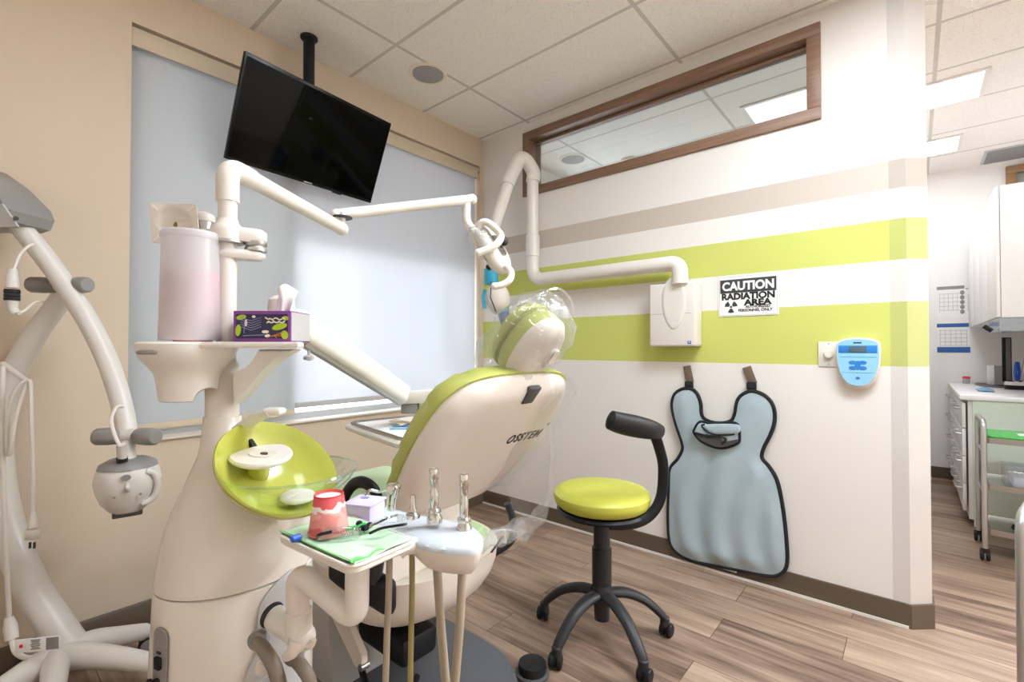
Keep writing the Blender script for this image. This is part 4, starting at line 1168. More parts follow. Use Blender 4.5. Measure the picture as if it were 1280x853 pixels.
    MB().lathe([(.023, .004), (.025, .010), (.022, .022), (.012, .028), (.001, .029)], kb).lathe([(.001, -.03), (.022, -.028), (.024, -.018), (.02, -.017)], kb).build('pivot_cap', M['white'], r)
    MB().tube([mp - nn * .016, kb + V((0, 0, .0)) - RT * .01], .014, 12).build('plate_neck', M['white2'], r)
    MB().box((kb + V((lp.x, lp.y, kb.z))) / 2 - V((0, 0, .03)), ((kb - lp).xy.length, .03, .02), ax=((V((lp.x, lp.y, 0)) - V((kb.x, kb.y, 0))).normalized(), V((0, 0, 1)).cross((V((lp.x, lp.y, 0)) - V((kb.x, kb.y, 0))).normalized()), V((0, 0, 1))), bev=.006).build('pivot_arm', M['white2'], r)
    # ---- hoses that leave the plate
    for i, (pts, rad, m) in enumerate(((((322, 802, .955), (334, 818, .93), (345, 840, .92), (352, 880, .93), (350, 940, .97)), .0135, 'hosegrey'),
                                       (((366, 822, .955), (378, 835, .93), (388, 855, .93), (392, 900, .95), (380, 960, .98)), .0125, 'hosegrey'))):
        MB().tube(cr([W(*p) for p in pts], 8), rad, 14).build('hose', M[m], r)
        MB().cyl(W(*pts[0]) + FH * .012, W(*pts[0]) - FH * .004, rad * 1.5, bev=.002).build('hose_ferrule', M['grey'], r)
    MB().lathe([(.016, 0), (.015, .010), (.010, .013), (.001, .013)], W(330, 833, .965), -FH + RT * .2).build('filter_cap', M['white2'], r)
    MB().cyl(W(338, 846, .97), W(350, 875, .95), .020, bev=.004).build('filter_bowl', M['clearbox'], r)
    return lp
LP = unit()

# ---- cup dispenser tube
def dispenser():
    b = W(238, 428, 1.06)
    r = thing('cup_dispenser', 'tall frosted cylinder holding stacked pink cups on the white unit shelf', 'cup dispenser', b)
    zt = W(236, 291, 1.06).z - b.z
    MB().lathe([(.0595, .004), (.059, .02), (.0555, zt - .02), (.0555, zt), (.0535, zt), (.0535, .004)], b, seg=48, caps=False).build('tube', M['frost'], r)
    MB().lathe([(.054, zt - .002), (.0575, zt - .004), (.0585, zt - .014), (.057, zt - .017), (.0555, zt - .012)], b, seg=48, caps=False).build('tube_rim', M['frost'], r)
    MB().lathe([(.001, zt - .001), (.055, zt - .001), (.0565, zt - .004)], b, seg=40, caps=False).build('tube_lid', M['frost'], r)
    for k in range(4):
        z = .002 + k * .012
    mb = MB()
    for k in range(7):
        z0 = .004 + k * .010
        mb.lathe([(.036, z0), (.047, z0 + .062), (.0485, z0 + .066), (.047, z0 + .067), (.001, z0 + .060)], b + RT * .006, seg=32, caps=False)
    mb.build('stacked_cups', M['pinkcup'], r)['kind'] = 'stuff'
    c = b + RT * .006
    MB().lathe([(.037, .0), (.0475, .068)], c, seg=32, caps=False).build('outer_cup', M['pinkcup'], r)
    MB().lathe([(.039, .108), (.047, .155), (.001, .155)], c + RT * .004, seg=32, caps=False).build('upper_cup', M['pinkcup'], r)
dispenser()

# ---- tissue box
def tissue_box():
    A = W(292, 431, 1.045); B = W(362.5, 434, 1.045); zt = W(236, 428, 1.06).z
    ux = V((B.x - A.x, B.y - A.y, 0)).normalized(); uy = V((0, 0, 1)); fn = ux.cross(uy); bk_ = -fn
    w = (B - A).length + .002; h = .069; dp = .10
    c = (A + B) / 2; c.z = zt
    r = thing('tissue_box', 'purple patterned tissue box with a white tissue standing out of it', 'tissue box', c + bk_ * dp / 2)
    o = c + bk_ * dp / 2 + V((0, 0, h / 2 + .0005))
    MB().m(0).box(o, (w, dp, h), ax=(ux, bk_, uy), bev=.0015).build('carton', M['purple'], r)
    MB().box(o + ux * (w / 2 + .0004), (.001, dp * .94, h * .92), ax=(ux, bk_, uy)).build('end_panel', M['lgrey'], r)
    fo = o - bk_ * (dp / 2 + .0002)
    def P(u, v, k=0.0): return fo + ux * (u * w / 2) + uy * (v * h / 2) - bk_ * k
    panel = MB().box(P(0, 0), (w * .90, .0008, h * .78), ax=(ux, bk_, uy)).build('printed_panel', M['navy'], r)
    mb = MB()
    def blob(mb, u, v, a, b, rot=0, k=.0005):
        q = [(x * math.cos(rot) - y * math.sin(rot), x * math.sin(rot) + y * math.cos(rot)) for x, y in ellipse(a, b, 14)]
        mb.prism(q, P(u, v, k), ux, uy, .0003)
    L = MB(); blob(L, -.72, .58, .011, .0055, .2); blob(L, -.82, -.25, .006, .013, -.1); blob(L, .62, -.02, .017, .007, .25); blob(L, .82, .52, .007, .005); blob(L, .80, -.55, .008, .010, .3)
    L.build('lime_print', M['limeprint'], panel)
    L = MB()
    for i in range(7): blob(L, .16 + i * .10, .52 - .04 * (i % 3), .0042, .0017, -.6 + .9 * (i % 2), .0007); blob(L, .22 + i * .09, .28 - .03 * (i % 2), .0042, .0017, .6 - .9 * (i % 2), .0007)
    blob(L, .13, -.35, .008, .0035, .0, .0007); blob(L, .2, -.60, .006, .0033, .2, .0007)
    for u_, v_, a_, b_ in ((-.55, .22, .003, .008), (-.28, .62, .004, .003)):
        L2 = MB(); blob(L2, u_, v_, a_, b_, 0, .0007); L2.build('bud_print', M['cream'], panel)
    L.build('leaf_pattern', M['cream'], panel)
    L = MB()
    for i in range(5):
        for sx in (-1, 1):
            a = P(-.38, -.25 + i * .15, .0006); b = P(-.38 + sx * .36, -.02 + i * .15, .0006)
            L.tube([a, b], .0008, 5)
    L.tube([P(-.65, -.6, .0006), P(.1, -.55, .0006)], .0009, 5).tube([P(-.62, -.45, .0006), P(-.6, .2, .0006)], .0009, 5)
    L.build('violet_print', M['violetprint'], panel)
    L = MB()
    L.tube([P(.18, -.72, .0007), P(.75, -.40, .0007)], .0010, 5).tube([P(.42, -.58, .0007), P(.52, -.75, .0007)], .0008, 5).tube([P(.55, -.5, .0007), P(.85, -.30, .0007)], .0008, 5).tube([P(.35, -.62, .0007), P(.7, -.6, .0007)], .0008, 5)
    L.build('orange_print', M['orange'], panel)
    # tissue
    tc = o + V((0, 0, h / 2)) + ux * .022
    def tf(a, b):
        p = tc + ux * ((a - .5) * (.034 + .020 * b) + .004 * b) + bk_ * (.007 * math.sin(a * 9 + 1) + .014 * b * math.sin(a * 5.5 + b * 2)) + V((0, 0, b * (.070 - .045 * abs(a - .62) - .02 * max(0, .3 - a)) - .004))
        return p
    MB().grid(tf, 20, 12).build('tissue', M['tissue'], r, angle=70, solid=.0008)
tissue_box()

# ================================================================ OPERATING LIGHT
def op_light():
    z_ = lambda py: zpx(py, 1.10)
    r = thing('operating_light', 'white jointed arm with plastic wrapped dental lamp by the window corner', 'dental lamp', (LP.x, LP.y, z_(302)))
    P = lambda py: V((LP.x, LP.y, z_(py)))
    MB().lathe([(.024, z_(303)), (.036, z_(301)), (.037, z_(290)), (.033, z_(284)), (.024, z_(279)), (.022, z_(274))], (LP.x, LP.y, 0), seg=36).build('swivel_collar', M['white'], r)
    MB().lathe([(.024, z_(302) - .006), (.0355, z_(302) - .004), (.0355, z_(300))], (LP.x, LP.y, 0), seg=36).build('collar_ring', M['satin'], r)
    J = W(433, 286, 1.50)
    e0 = P(252); e1 = P(204); e1.z = P(206).z
    a1 = W(300, 209, 1.115)
    top = V((LP.x, LP.y, z_(207)))
    J2 = W(427, 286, 1.50)
    path = fillet([P(276), top, W(427, 285, 1.50)], [.06], 10)
    MB().tube([P(278), P(250)], .0205, 18).build('riser', M['white'], r)
    n = len(path)
    MB().tube(fillet([P(252), top, top + (J2 - top) * .16], [.05], 10), .0245, 20).build('elbow', M['white'], r)
    MB().tube([top + (J2 - top) * .11, J2], [.0215, .0195], 18).build('first_arm', M['white'], r)
    MB().ell(J2, (.021, .021, .021)).build('arm_end', M['white'], r)
    k0 = W(428, 280, 1.50); k1 = W(427, 272, 1.5)
    MB().cyl(J2, W(428, 266, 1.5), .011).build('joint_pin', M['white'], r)
    MB().lathe([(.030, 0), (.030, .004), (.012, .006)], W(428, 273, 1.5)).build('joint_washer', M['dark'], r)
    s0 = W(420, 269, 1.5); s1 = W(590, 249, 1.78)
    MB().tube([s0, s1], [.0185, .0175], 18).ell(s0, (.019, .019, .019)).ell(s1, (.019, .019, .019)).build('second_arm', M['white'], r)
    d0 = W(583, 252, 1.77)
    MB().cyl(d0 + V((0, 0, -.012)), d0 + V((0, 0, -.022)), .013).build('drop_washer', M['dark'], r)
    dl = cr([d0, W(583, 270, 1.77), W(585, 280, 1.765), W(591, 287, 1.76)], 6)
    MB().tube(dl, [.014, .015, .017] + [.016] * (len(dl) - 3), 14).build('drop_link', M['white'], r)
    # head
    c = W(616, 312, 1.74)
    ex = (RT * .52 - UP * .85).normalized(); nz = (RT * .80 + UP * .40 - FW * .45).normalized()   # long axis, back direction
    ex = (ex - nz * nz.dot(ex)).normalized(); ey = nz.cross(ex)
    MB().pillow([(p.x, p.y) for p in cr([(-.095, -.03), (-.06, -.06), (.05, -.058), (.095, -.03), (.10, .0), (.095, .03), (.05, .058), (-.06, .06), (-.095, .03), (-.102, 0)], 4, closed=True)], c, ex, ey, lambda d, u, v: .008 + dome(d, .03, .022), lambda d, u, v: -.006 - dome(d, .03, .02), step=.016).build('lamp_head', M['white'], r, angle=50)
    MB().prism(rrect(.085, .05, .015), c + nz * .029, ex, ey, .005, bev=.002).build('rear_plate', M['steel'], r)
    MB().prism(rrect(.036, .016, .007), c + nz * .034 - ex * .005, ex, ey, .003).build('switch_window', M['dark'], r)
    MB().ell(c + nz * .04 + ey * .03 - ex * .01, (.018, .018, .018)).build('knob', M['dark'], r)
    MB().prism(ellipse(.075, .046, 28), c - nz * .030, ex, ey, .004).build('reflector', M['chrome'], r)
    MB().cyl(c - nz * .028 + ex * .045, c - nz * .055 + ex * .05, .012, bev=.003).build('sensor', M['dark'], r)
    MB().tube(cr([W(591, 287, 1.76), W(597, 300, 1.75), W(607, 309, 1.745)], 5), .015, 12).build('head_yoke', M['white'], r)
    h1 = cr([W(598, 293, 1.70), W(600, 281, 1.69), W(608, 278, 1.685), W(619, 286, 1.69), W(626, 295, 1.69), W(622, 304, 1.68), W(611, 311, 1.67), W(598, 316, 1.66)], 6)
    MB().tube(h1, .0135, 14).ell(h1[-1], (.014, .014, .014)).build('handle', M['white'], r)
    h2 = cr([W(624, 335, 1.73), W(633, 334, 1.71), W(639, 341, 1.69), W(637, 350, 1.68), W(628, 356, 1.67), W(618, 358, 1.66)], 6)
    MB().tube(h2, .0125, 14).ell(h2[-1], (.013, .013, .013)).build('handle', M['white'], r)
    MB().ell(W(603, 303, 1.72), (.045, .05, .075), ax=(nz, ey, ex), seg=14, rings=8).build('film_wrap', M['film'], r, angle=70)
    return r
OPL = op_light()

# ================================================================ DELIVERY ARM AND INSTRUMENT TRAY
def delivery():
    a = W(362, 398, 1.22); b = W(503, 493, 1.70)
    d = (b - a).normalized()
    base = W(320, 305, 1.15)
    r = thing('instrument_tray_arm', 'thick white spring arm carrying a flat instrument tray before the window', 'instrument tray arm', W(495, 530, 1.75))
    sd = d.cross(V((0, 0, 1))).normalized(); up_ = sd.cross(d)
    rings = []
    for t, hh, ww in ((0, .030, .022), (.04, .038, .028), (.1, .041, .030), (1, .037, .028)):
        c = a.lerp(b, t); rings.append([c + sd * u + up_ * v for u, v in rrect(ww * 2, hh * 2, .024, 6)])
    MB().loft(rings).build('spring_arm', M['white'], r, angle=50)
    c0, c1 = a.lerp(b, .12) - up_ * .040, a.lerp(b, .99) - up_ * .036
    MB().tube([c0, c1], .009, 8, flat=1.6, up=sd).build('arm_liner', M['lgrey'], r)
    MB().lathe([(.024, -.03), (.030, -.022), (.033, 0), (.030, .026), (.018, .036), (.001, .038)], W(352, 388, 1.20), (0, 0, 1)).build('arm_shoulder', M['white'], r)
    MB().tube(cr([W(352, 396, 1.2), W(335, 408, 1.18), W(310, 412, 1.16), W(288, 414, 1.13)], 6), .024, 14).build('link_tube', M['white'], r)
    # bosses at the light post
    bx = W(320, 300, 1.13)
    ax_ = V((bx.x - LP.x, bx.y - LP.y, 0)); Ls = ax_.length; ax_.normalize(); ay_ = V((0, 0, 1)).cross(ax_)
    def stad(h0, h1, rad, m, nm, par=None):
        poly = [(rad * math.cos(PI / 2 + PI * k / 10), rad * math.sin(PI / 2 + PI * k / 10)) for k in range(11)] + [(Ls + rad * .8 * math.cos(-PI / 2 + PI * k / 10), rad * .8 * math.sin(-PI / 2 + PI * k / 10)) for k in range(11)]
        MB().prism(poly, (LP.x, LP.y, h0), ax_, ay_, h1 - h0, bev=.007).build(nm, m, par or r)
    stad(zpx(303, 1.11) , zpx(286, 1.11), .030, M['white'], 'post_bracket', OPL)
    MB().lathe([(.024, zpx(314, 1.12)), (.0245, zpx(310, 1.12)), (.022, zpx(308, 1.12)), (.0245, zpx(306, 1.12)), (.025, zpx(302, 1.12))], (bx.x, bx.y, 0)).build('bearing_ring', M['satin'], r)
    stad(zpx(324, 1.11), zpx(313, 1.11), .026, M['white'], 'lower_bracket')
    k = W(386, 437, 1.28)
    MB().cyl(k, k - V((0, 0, .018)), .0035).lathe([(.004, 0), (.014, -.006), (.013, -.014), (.001, -.017)], k - V((0, 0, .014))).build('friction_knob', M['lgrey'], r)
    # head block
    c = W(521, 496, 1.72)
    MB().box(c, (.150, .06, .045), ax=((RT * .995 + UP * .06).normalized(), FH, V((0, 0, 1))), bev=.006).build('arm_head', M['white'], r)
    MB().box(W(513, 510, 1.72), (.06, .05, .04), ax=(RT, FH, V((0, 0, 1))), bev=.006).build('head_bracket', M['grey'], r)
    MB().cyl(W(529, 500, 1.72), W(529, 520, 1.72), .016).build('tray_post', M['white'], r)
    # tray
    zt = W(490, 532, 1.75).z
    A = onZ(433, 529, zt); B = onZ(500, 551, zt); D = onZ(536, 514, zt)
    ux = (B - A).normalized(); uy = V((0, 0, 1)).cross(ux)
    w = (B - A).length; dp = abs((D - A).dot(uy)) * 1.0; dp = max(.2, min(dp, .34)); w = max(w, .24)
    def out(g): return [(p[0] + w / 2, p[1] + dp / 2) for p in rrect(w + g, dp + g, .03)]
    MB().prism(out(.02), A - V((0, 0, .026)), ux, uy, .022, bev=.007).build('tray_holder', M['white'], r)
    tr = thing('steel_tray', 'shallow steel instrument tray lined with paper, resting on the white arm', 'tray', A + ux * w / 2 + uy * dp / 2)
    MB().pillow(out(-.012), A - V((0, 0, .0035)), ux, uy, lambda d, u, v: .010 if d < .004 else .003, 0, step=.012).build('pan', M['steel'], tr)
    MB().prism(out(-.05), A + V((0, 0, .0002)), ux, uy, .0010).build('liner', M['paper'], tr)
    def T(a, b, z=0.0): return A + ux * w * a + uy * dp * b + V((0, 0, .0025 + z))
    def flat_box(nm, lb, cat, a, b, L, wd, h, ang, m, group=None):
        da = ux * math.cos(ang) + uy * math.sin(ang); db = V((0, 0, 1)).cross(da)
        o = MB().box(T(a, b, h / 2), (L, wd, h), ax=(da, db, V((0, 0, 1))), bev=min(h, wd) * .3).build(nm, m)
        tag(o, lb, cat, group); return o
    for i, (a, b, an) in enumerate(((.50, .40, .9), (.58, .46, .75), (.62, .30, 1.0), (.72, .42, .8))):
        o = flat_box('instrument_pouch', ['pale blue sterile pouch nearest the window on the steel tray', 'pale blue sterile pouch second along the steel tray', 'pale blue sterile pouch nearest the camera edge of the steel tray', 'pale blue sterile pouch under the cotton on the steel tray'][i], 'pouch', a, b, .10, .016, .006, an, M['sheetblue'] if i % 2 else M['panelblue'], 'blue pouches on the steel tray')
    o = flat_box('steel_probe', 'thin brown handled probe lying across the steel tray', 'instrument', .83, .50, .12, .005, .005, .55, M['tab'])
    mb = MB()
    for i in range(7):
        a = i * 2.4; mb.ell(T(.66, .62, .014) + V((math.cos(a) * .013, math.sin(a) * .013, .004 * (i % 3))), (.015, .014, .011), seg=12, rings=8)
    tag(mb.build('cotton_gauze', M['tissue']), 'crumpled white cotton gauze heaped on the steel tray', 'gauze')
    def gz(a, b):
        p = T(.28 + .26 * a, .30 + .45 * b, .004 + .008 * abs(math.sin(a * 6 + b * 3)) + .005 * math.sin(b * 9)); return p
    tag(MB().grid(gz, 14, 14).build('paper_napkin', M['cream'], None, 70, 0, .0008), 'crinkled cream paper napkin at the left end of the steel tray', 'napkin')
delivery()

# ================================================================ ASSISTANT TRAY ARM
ZT = W(430, 676, .86).z
def assistant():
    r = thing('assistant_tray_arm', 'bent white tube arm from the dental unit carrying a small white tray', 'tray arm', W(376, 797, .92))
    j = W(377, 797, .915)
    MB().tube([W(338, 768, .965), W(375, 794, .918)], .0235, 18).build('stub_tube', M['white'], r)
    MB().lathe([(.0245, -.002), (.0255, .0), (.0245, .003)], W(340, 769, .955), W(375, 794, .918) - W(338, 768, .965)).build('stub_ring', M['dark'], r)
    MB().ell(j, (.026, .026, .026)).build('ball_joint', M['white'], r)
    up0 = W(374, 790, .915); 
    MB().cyl(up0, W(373, 762, .915), .0245, bev=.002).build('joint_sleeve', M['white'], r)
    path = fillet([W(373, 768, .915), W(371, 711, .912), W(446, 776, .865), W(447, 690, .862)], [.045, .035], 10)
    MB().tube(path, .0215, 20).build('bent_tube', M['white'], r)
    MB().tube(cr([W(372, 800, .90), W(366, 815, .895), W(357, 822, .90)], 5), [.016, .008], 12).build('hose_hanger', M['white2'], r)
    MB().tube(cr([W(378, 806, .90), W(388, 808, .90), W(392, 800, .90)], 5), .006, 10).build('hose_clip', M['white2'], r)
    # tray: rectangle with rounded corners, seen from above its left side
    A = onZ(345, 669, ZT); B = onZ(440, 712, ZT); C = onZ(509, 680, ZT)
    ux = (B - A).normalized(); uy = V((0, 0, 1)).cross(ux); w = (B - A).length; dp = abs((C - B).dot(uy)); dp = max(.14, min(.2, dp))
    out = [(p[0] + w / 2, p[1] + dp / 2) for p in rrect(w, dp, .022, 6)]
    MB().prism(out, A - V((0, 0, .014)), ux, uy, .014, bev=.004).build('tray', M['white'], r)
    MB().tube([out3 for out3 in [A + ux * p[0] + uy * p[1] for p in [(q[0] * .985 + w * .0075, q[1] * .985 + dp * .0075) for q in out]]], .0035, 8, closed=True).build('tray_lip', M['white'], r)
    return A, ux, uy, w, dp
TA, TUX, TUY, TWD, TDP = assistant()
def tp(px, py, dz=0.0):
    p = onZ(px, py, ZT + dz); return p

def tray_items():
    # bib with folded green edge
    def o(a, b, z): return TA + TUX * (TWD * a) + TUY * (TDP * b) + V((0, 0, z))
    def bib(a, b):
        return o(.03 + .95 * a, .03 + .92 * b, .004 + .0022 * math.sin(a * 9 + b * 4) * math.sin(b * 7) + (.004 * (b < .03)))
    r = thing('paper_bib', 'mint green paper bib with bright green edge spread on the small white tray', 'bib', o(.5, .5, .003))
    MB().grid(bib, 24, 24).build('sheet', M['bib'], r, 70, 0, .0012)
    e = [o(a, .045 + .01 * math.sin(a * 8), .0065) for a in [i / 20 * .97 + .01 for i in range(21)]]
    MB().tube(e, .0020, 8, flat=.5).build('green_hem', M['bibgreen'], r)
    e = [o(.965, b, .007 + .003 * math.sin(b * 20)) for b in [i / 14 * .6 + .02 for i in range(15)]]
    MB().tube(e, [.0035 - .0028 * i / 14 for i in range(15)], 8, flat=.5).build('green_corner', M['bibgreen'], r)
    z = ZT + .0062
    # paper cup, upside down
    b = onZ(411, 665, z)
    r = thing('paper_cup', 'red and pink printed paper cup standing upside down on the mint bib', 'cup', b)
    body = MB().lathe([(.0355, 0), (.036, .002), (.0268, .066), (.0262, .067), (.0262, .0705), (.0245, .0705), (.024, .066)], b, seg=40, caps=False).build('cup_wall', M['cup'], r)
    MB().lathe([(.0245, .0665), (.001, .0668)], b, seg=40, caps=False).build('cup_base', M['paper'], r)
    MB().tube([b + V((math.cos(2 * PI * k / 36) * .0355, math.sin(2 * PI * k / 36) * .0355, .002)) for k in range(36)], .0018, 8, closed=True).build('rolled_rim', M['cup'], r)
    MB().tube([b + V((math.cos(2 * PI * k / 36) * .0255, math.sin(2 * PI * k / 36) * .0255, .0705)) for k in range(36)], .0012, 8, closed=True).build('base_rim', M['red'], r)
    # denture brush: blue cap, clear handle, green grip and coil
    def Q(px, py, dz=.006): return onZ(px, py, z + dz)
    r = thing('bristle_brush', 'clear handled brush with blue cap and green wire coil lying on the mint bib', 'brush', Q(410, 668, 0))
    MB().cyl(Q(364, 675), Q(376, 671), .0062, bev=.002).build('blue_cap', M['blue'], r)
    MB().tube([Q(376, 671), Q(425, 664)], .0028, 8).build('handle', M['lens'], r)
    MB().tube([Q(424, 664), Q(446, 659)], .0040, 8).build('green_shaft', M['green'], r)
    MB().cyl(Q(446, 662), Q(457, 657), .0062, bev=.002).build('green_grip', M['green'], r)
    coil = []
    a0, a1 = Q(424, 669, .006), Q(452, 664, .006); dd = (a1 - a0).normalized(); s_ = dd.cross(V((0, 0, 1)))
    for i in range(121):
        t = i / 120; an = t * 2 * PI * 9; coil.append(a0.lerp(a1, t) + s_ * .0058 * math.cos(an) + V((0, 0, .0058 * math.sin(an))))
    MB().tube(coil, .0007, 5).build('wire_coil', M['steel'], r)
    # black two lobed clip
    r = thing('bib_clip', 'small black two lobed clip lying beside the paper cup on the bib', 'clip', Q(455, 656, 0))
    mb = MB()
    for px, py in ((449, 655), (462, 657)): mb.ell(Q(px, py, .010), (.0065, .0065, .006), seg=14, rings=8)
    mb.box(Q(456, 660, .008), (.014, .012, .010), ax=(TUX, TUY, V((0, 0, 1))), bev=.003)
    mb.build('jaw', M['black'], r)
    MB().tube([Q(456, 659, .010), Q(470, 655, .014), Q(484, 648, .022), Q(497, 644, .026)], .0022, 8).build('clip_arm', M['black'], r)
    # clear safety glasses
    r = thing('safety_glasses', 'clear safety glasses with black temples lying across the mint bib', 'glasses', Q(430, 665, 0))
    def lens(pts, h, nm):
        c = cr(pts, 6)
        def f(a, b):
            i = a * (len(c) - 1); k = min(len(c) - 2, int(i)); p = c[k].lerp(c[k + 1], i - k)
            hh = h * (math.sin(PI * min(1, max(0, a * .9 + .05))) ** .45)
            return p + V((0, 0, b * hh)) - FH * .006 * math.sin(PI * b)
        MB().grid(f, 24, 8).build(nm, M['lens'], r, 70, 0, .0016)
        MB().tube([f(i / 24, 1) for i in range(25)], .0011, 6).build('lens_rim', M['lens'], r)
    lens([Q(398, 676, .0), Q(412, 675, .0), Q(428, 676, .0), Q(446, 674, 0), Q(452, 666, 0)], .024, 'lens')
    MB().tube(cr([Q(397, 672, .004), Q(397, 670, .016), Q(402, 668, .022), Q(415, 665, .024)], 5), .0028, 8).build('temple', M['black'], r)
    lens([Q(462, 668, .004), Q(478, 668, .006), Q(493, 664, .006), Q(506, 655, .008)], .030, 'lens')
    MB().tube(cr([Q(462, 667, .016), Q(476, 661, .027), Q(492, 658, .034), Q(505, 656, .034), Q(508, 655, .018)], 5), .0024, 8).build('temple', M['black'], r)
tray_items()

# ================================================================ INSTRUMENT HOLDER
ZH = W(545, 668, .93).z
def holder():
    pix = [(440, 652), (452, 645), (470, 640), (486, 636), (503, 641), (518, 645), (536, 648), (552, 650), (570, 654), (590, 660), (602, 670), (604, 679), (597, 688), (580, 690), (561, 689), (540, 686), (523, 681), (511, 675), (500, 670), (470, 668), (448, 664)]
    o = onZ(540, 668, ZH)
    pl_ = [(p.x, p.y) for p in cr([((onZ(a, b, ZH) - o).dot(RT), (onZ(a, b, ZH) - o).dot(FH)) for a, b in reversed(pix)], 3, closed=True)]
    r = thing('instrument_holder', 'white handpiece holder with grey blue top beside the small tray', 'instrument holder', o - V((0, 0, .06)))
    MB().pillow(pl_, o, RT, FH, lambda d, u, v: .001 + dome(d, .012, .006), -.008, step=.012).build('top_cover', M['greypad'], r, angle=60)
    def low(d, u, v):
        k = max(.25, min(1, (u + .10) / .10)); return -.010 - dome(d, .035, .045 * k)
    MB().pillow(pl_, o, RT, FH, -.007 if False else (lambda d, u, v: -.0075), low, step=.012).build('body', M['white2'], r, angle=60)
    MB().tube(cr([W(497, 690, .885), W(505, 684, .89), W(520, 682, .90)], 5), .016, 12).build('mounting_arm', M['white2'], r)
    return r
holder()

def handpiece(label, base, top, r0, prof, hose, hr, hm, name='suction_handpiece', nozzle=None, group=None):
    b = W(*base); t_ = W(*top); d = (t_ - b); L = d.length
    r = thing(name, label, 'dental handpiece', b, group)
    MB().lathe([(q * r0, z * L) for q, z in prof[0]], b, d, 24).build('collar', M['chrome'], r)
    MB().lathe([(q * r0, z * L) for q, z in prof[1]], b, d, 24).build('barrel', M['chrome'], r)
    if prof[2]: MB().lathe([(q * r0, z * L) for q, z in prof[2]], b, d, 20).build('bore', M['inkgrey'], r)
    if nozzle: nozzle(r, b, t_)
    MB().tube(cr([W(*p) for p in hose], 8), hr, 14).build('hose', M[hm], r)
    return r
tall = ([(1.75, -.04), (1.8, .04), (1.5, .10), (1.2, .15), (1.55, .17), (1.55, .22), (1.15, .25)], [(.95, .22), (1.05, .30), (1.0, .55), (.92, .57), (.92, .78), (1.05, .80), (1.05, .98), (.95, 1.0), (.8, 1.0), (.7, .96)], [(.72, .955), (.001, .955)])
handpiece('chrome suction handpiece standing second from the right end of the holder', (543, 651, .95), (542, 586, .95), .0088, tall,
          ((545, 690, .945), (548, 735, .945), (551, 780, .95), (556, 840, .955), (560, 910, .97), (540, 1000, 1.02), (470, 1040, 1.06)), .0088, 'hose', group='suction handpieces')
handpiece('chrome suction handpiece nearest the rounded right end of the holder', (580, 664, .94), (580, 593, .94), .0088, tall,
          ((579, 695, .93), (577, 735, .925), (574, 790, .92), (569, 850, .92), (562, 920, .93), (530, 1030, .97), (450, 1080, 1.02)), .0088, 'hose', group='suction handpieces')
MBk = None
handpiece('short chrome saliva ejector valve between the syringe and the tall handpieces', (516, 646, .94), (516, 619, .94), .0075,
          ([(1.9, -.05), (1.9, .12), (1.3, .22)], [(1.1, .2), (1.25, .3), (.95, .42), (.75, .5), (.75, .9), (.6, 1.0)], [(.45, .99), (.001, .98)]),
          ((515, 690, .925), (515, 740, .925), (514, 790, .93), (513, 850, .935), (512, 930, .96), (480, 1020, 1.02)), .0055, 'hose2', 'saliva_ejector')
def syr(r, b, t_):
    q = W(488, 610, .955)
    MB().tube(cr([q, W(474, 615, .955), W(463, 613, .955), W(456, 619, .955)], 5), .0030, 10).build('nozzle', M['chrome'], r)
    MB().cyl(W(487, 612, .935), W(497, 608, .97), .0085, bev=.002).build('buttons', M['chrome'], r)
handpiece('chrome air and water syringe with bent nozzle at the left of the holder', (489, 636, .955), (492, 606, .955), .0105,
          ([(.9, -.05), (.95, .1), (.95, .2)], [(.9, .15), (1.0, .5), (1.25, .8), (1.25, .95), (1.0, 1.0)], None),
          ((487, 690, .90), (486, 740, .90), (484, 790, .905), (482, 850, .91), (478, 930, .94), (450, 1010, 1.0)), .0062, 'hose', 'air_water_syringe', syr)
def gauze_box():
    z = ZH + .006
    A = onZ(437, 655, z); 
    q = onZ(456, 647, z)
    r = thing('gauze_box', 'translucent lilac plastic box at the left end of the instrument holder', 'box', q)
    ux = (RT * .92 + FH * -.25).normalized(); uy = V((0, 0, 1)).cross(ux)
    MB().box(q + V((0, 0, .016)), (.062, .062, .032), ax=(ux, uy, V((0, 0, 1))), bev=.004).build('tub', M['lilac'], r)
    MB().box(q + V((0, 0, .0345)), (.066, .066, .005), ax=(ux, uy, V((0, 0, 1))), bev=.002).build('lid', M['lilac'], r)
    MB().prism(ellipse(.010, .007, 18), q + V((0, 0, .037)) - ux * .008 + uy * .012, ux, uy, .0008).build('lid_mark', M['violetprint'], r)
gauze_box()

# foot pedal
c = V((1.475, 1.152, 0))
r = thing('foot_pedal', 'round black foot pedal on the wood floor beside the chair base plate', 'foot pedal', c)
MB().lathe([(.062, 0), (.066, .006), (.066, .014), (.056, .018)], c, seg=36).build('pedal_base', M['char'], r)
MB().lathe([(.054, .016), (.056, .040), (.053, .050), (.045, .053), (.001, .054)], c, seg=36).build('pedal_cap', M['black'], r)

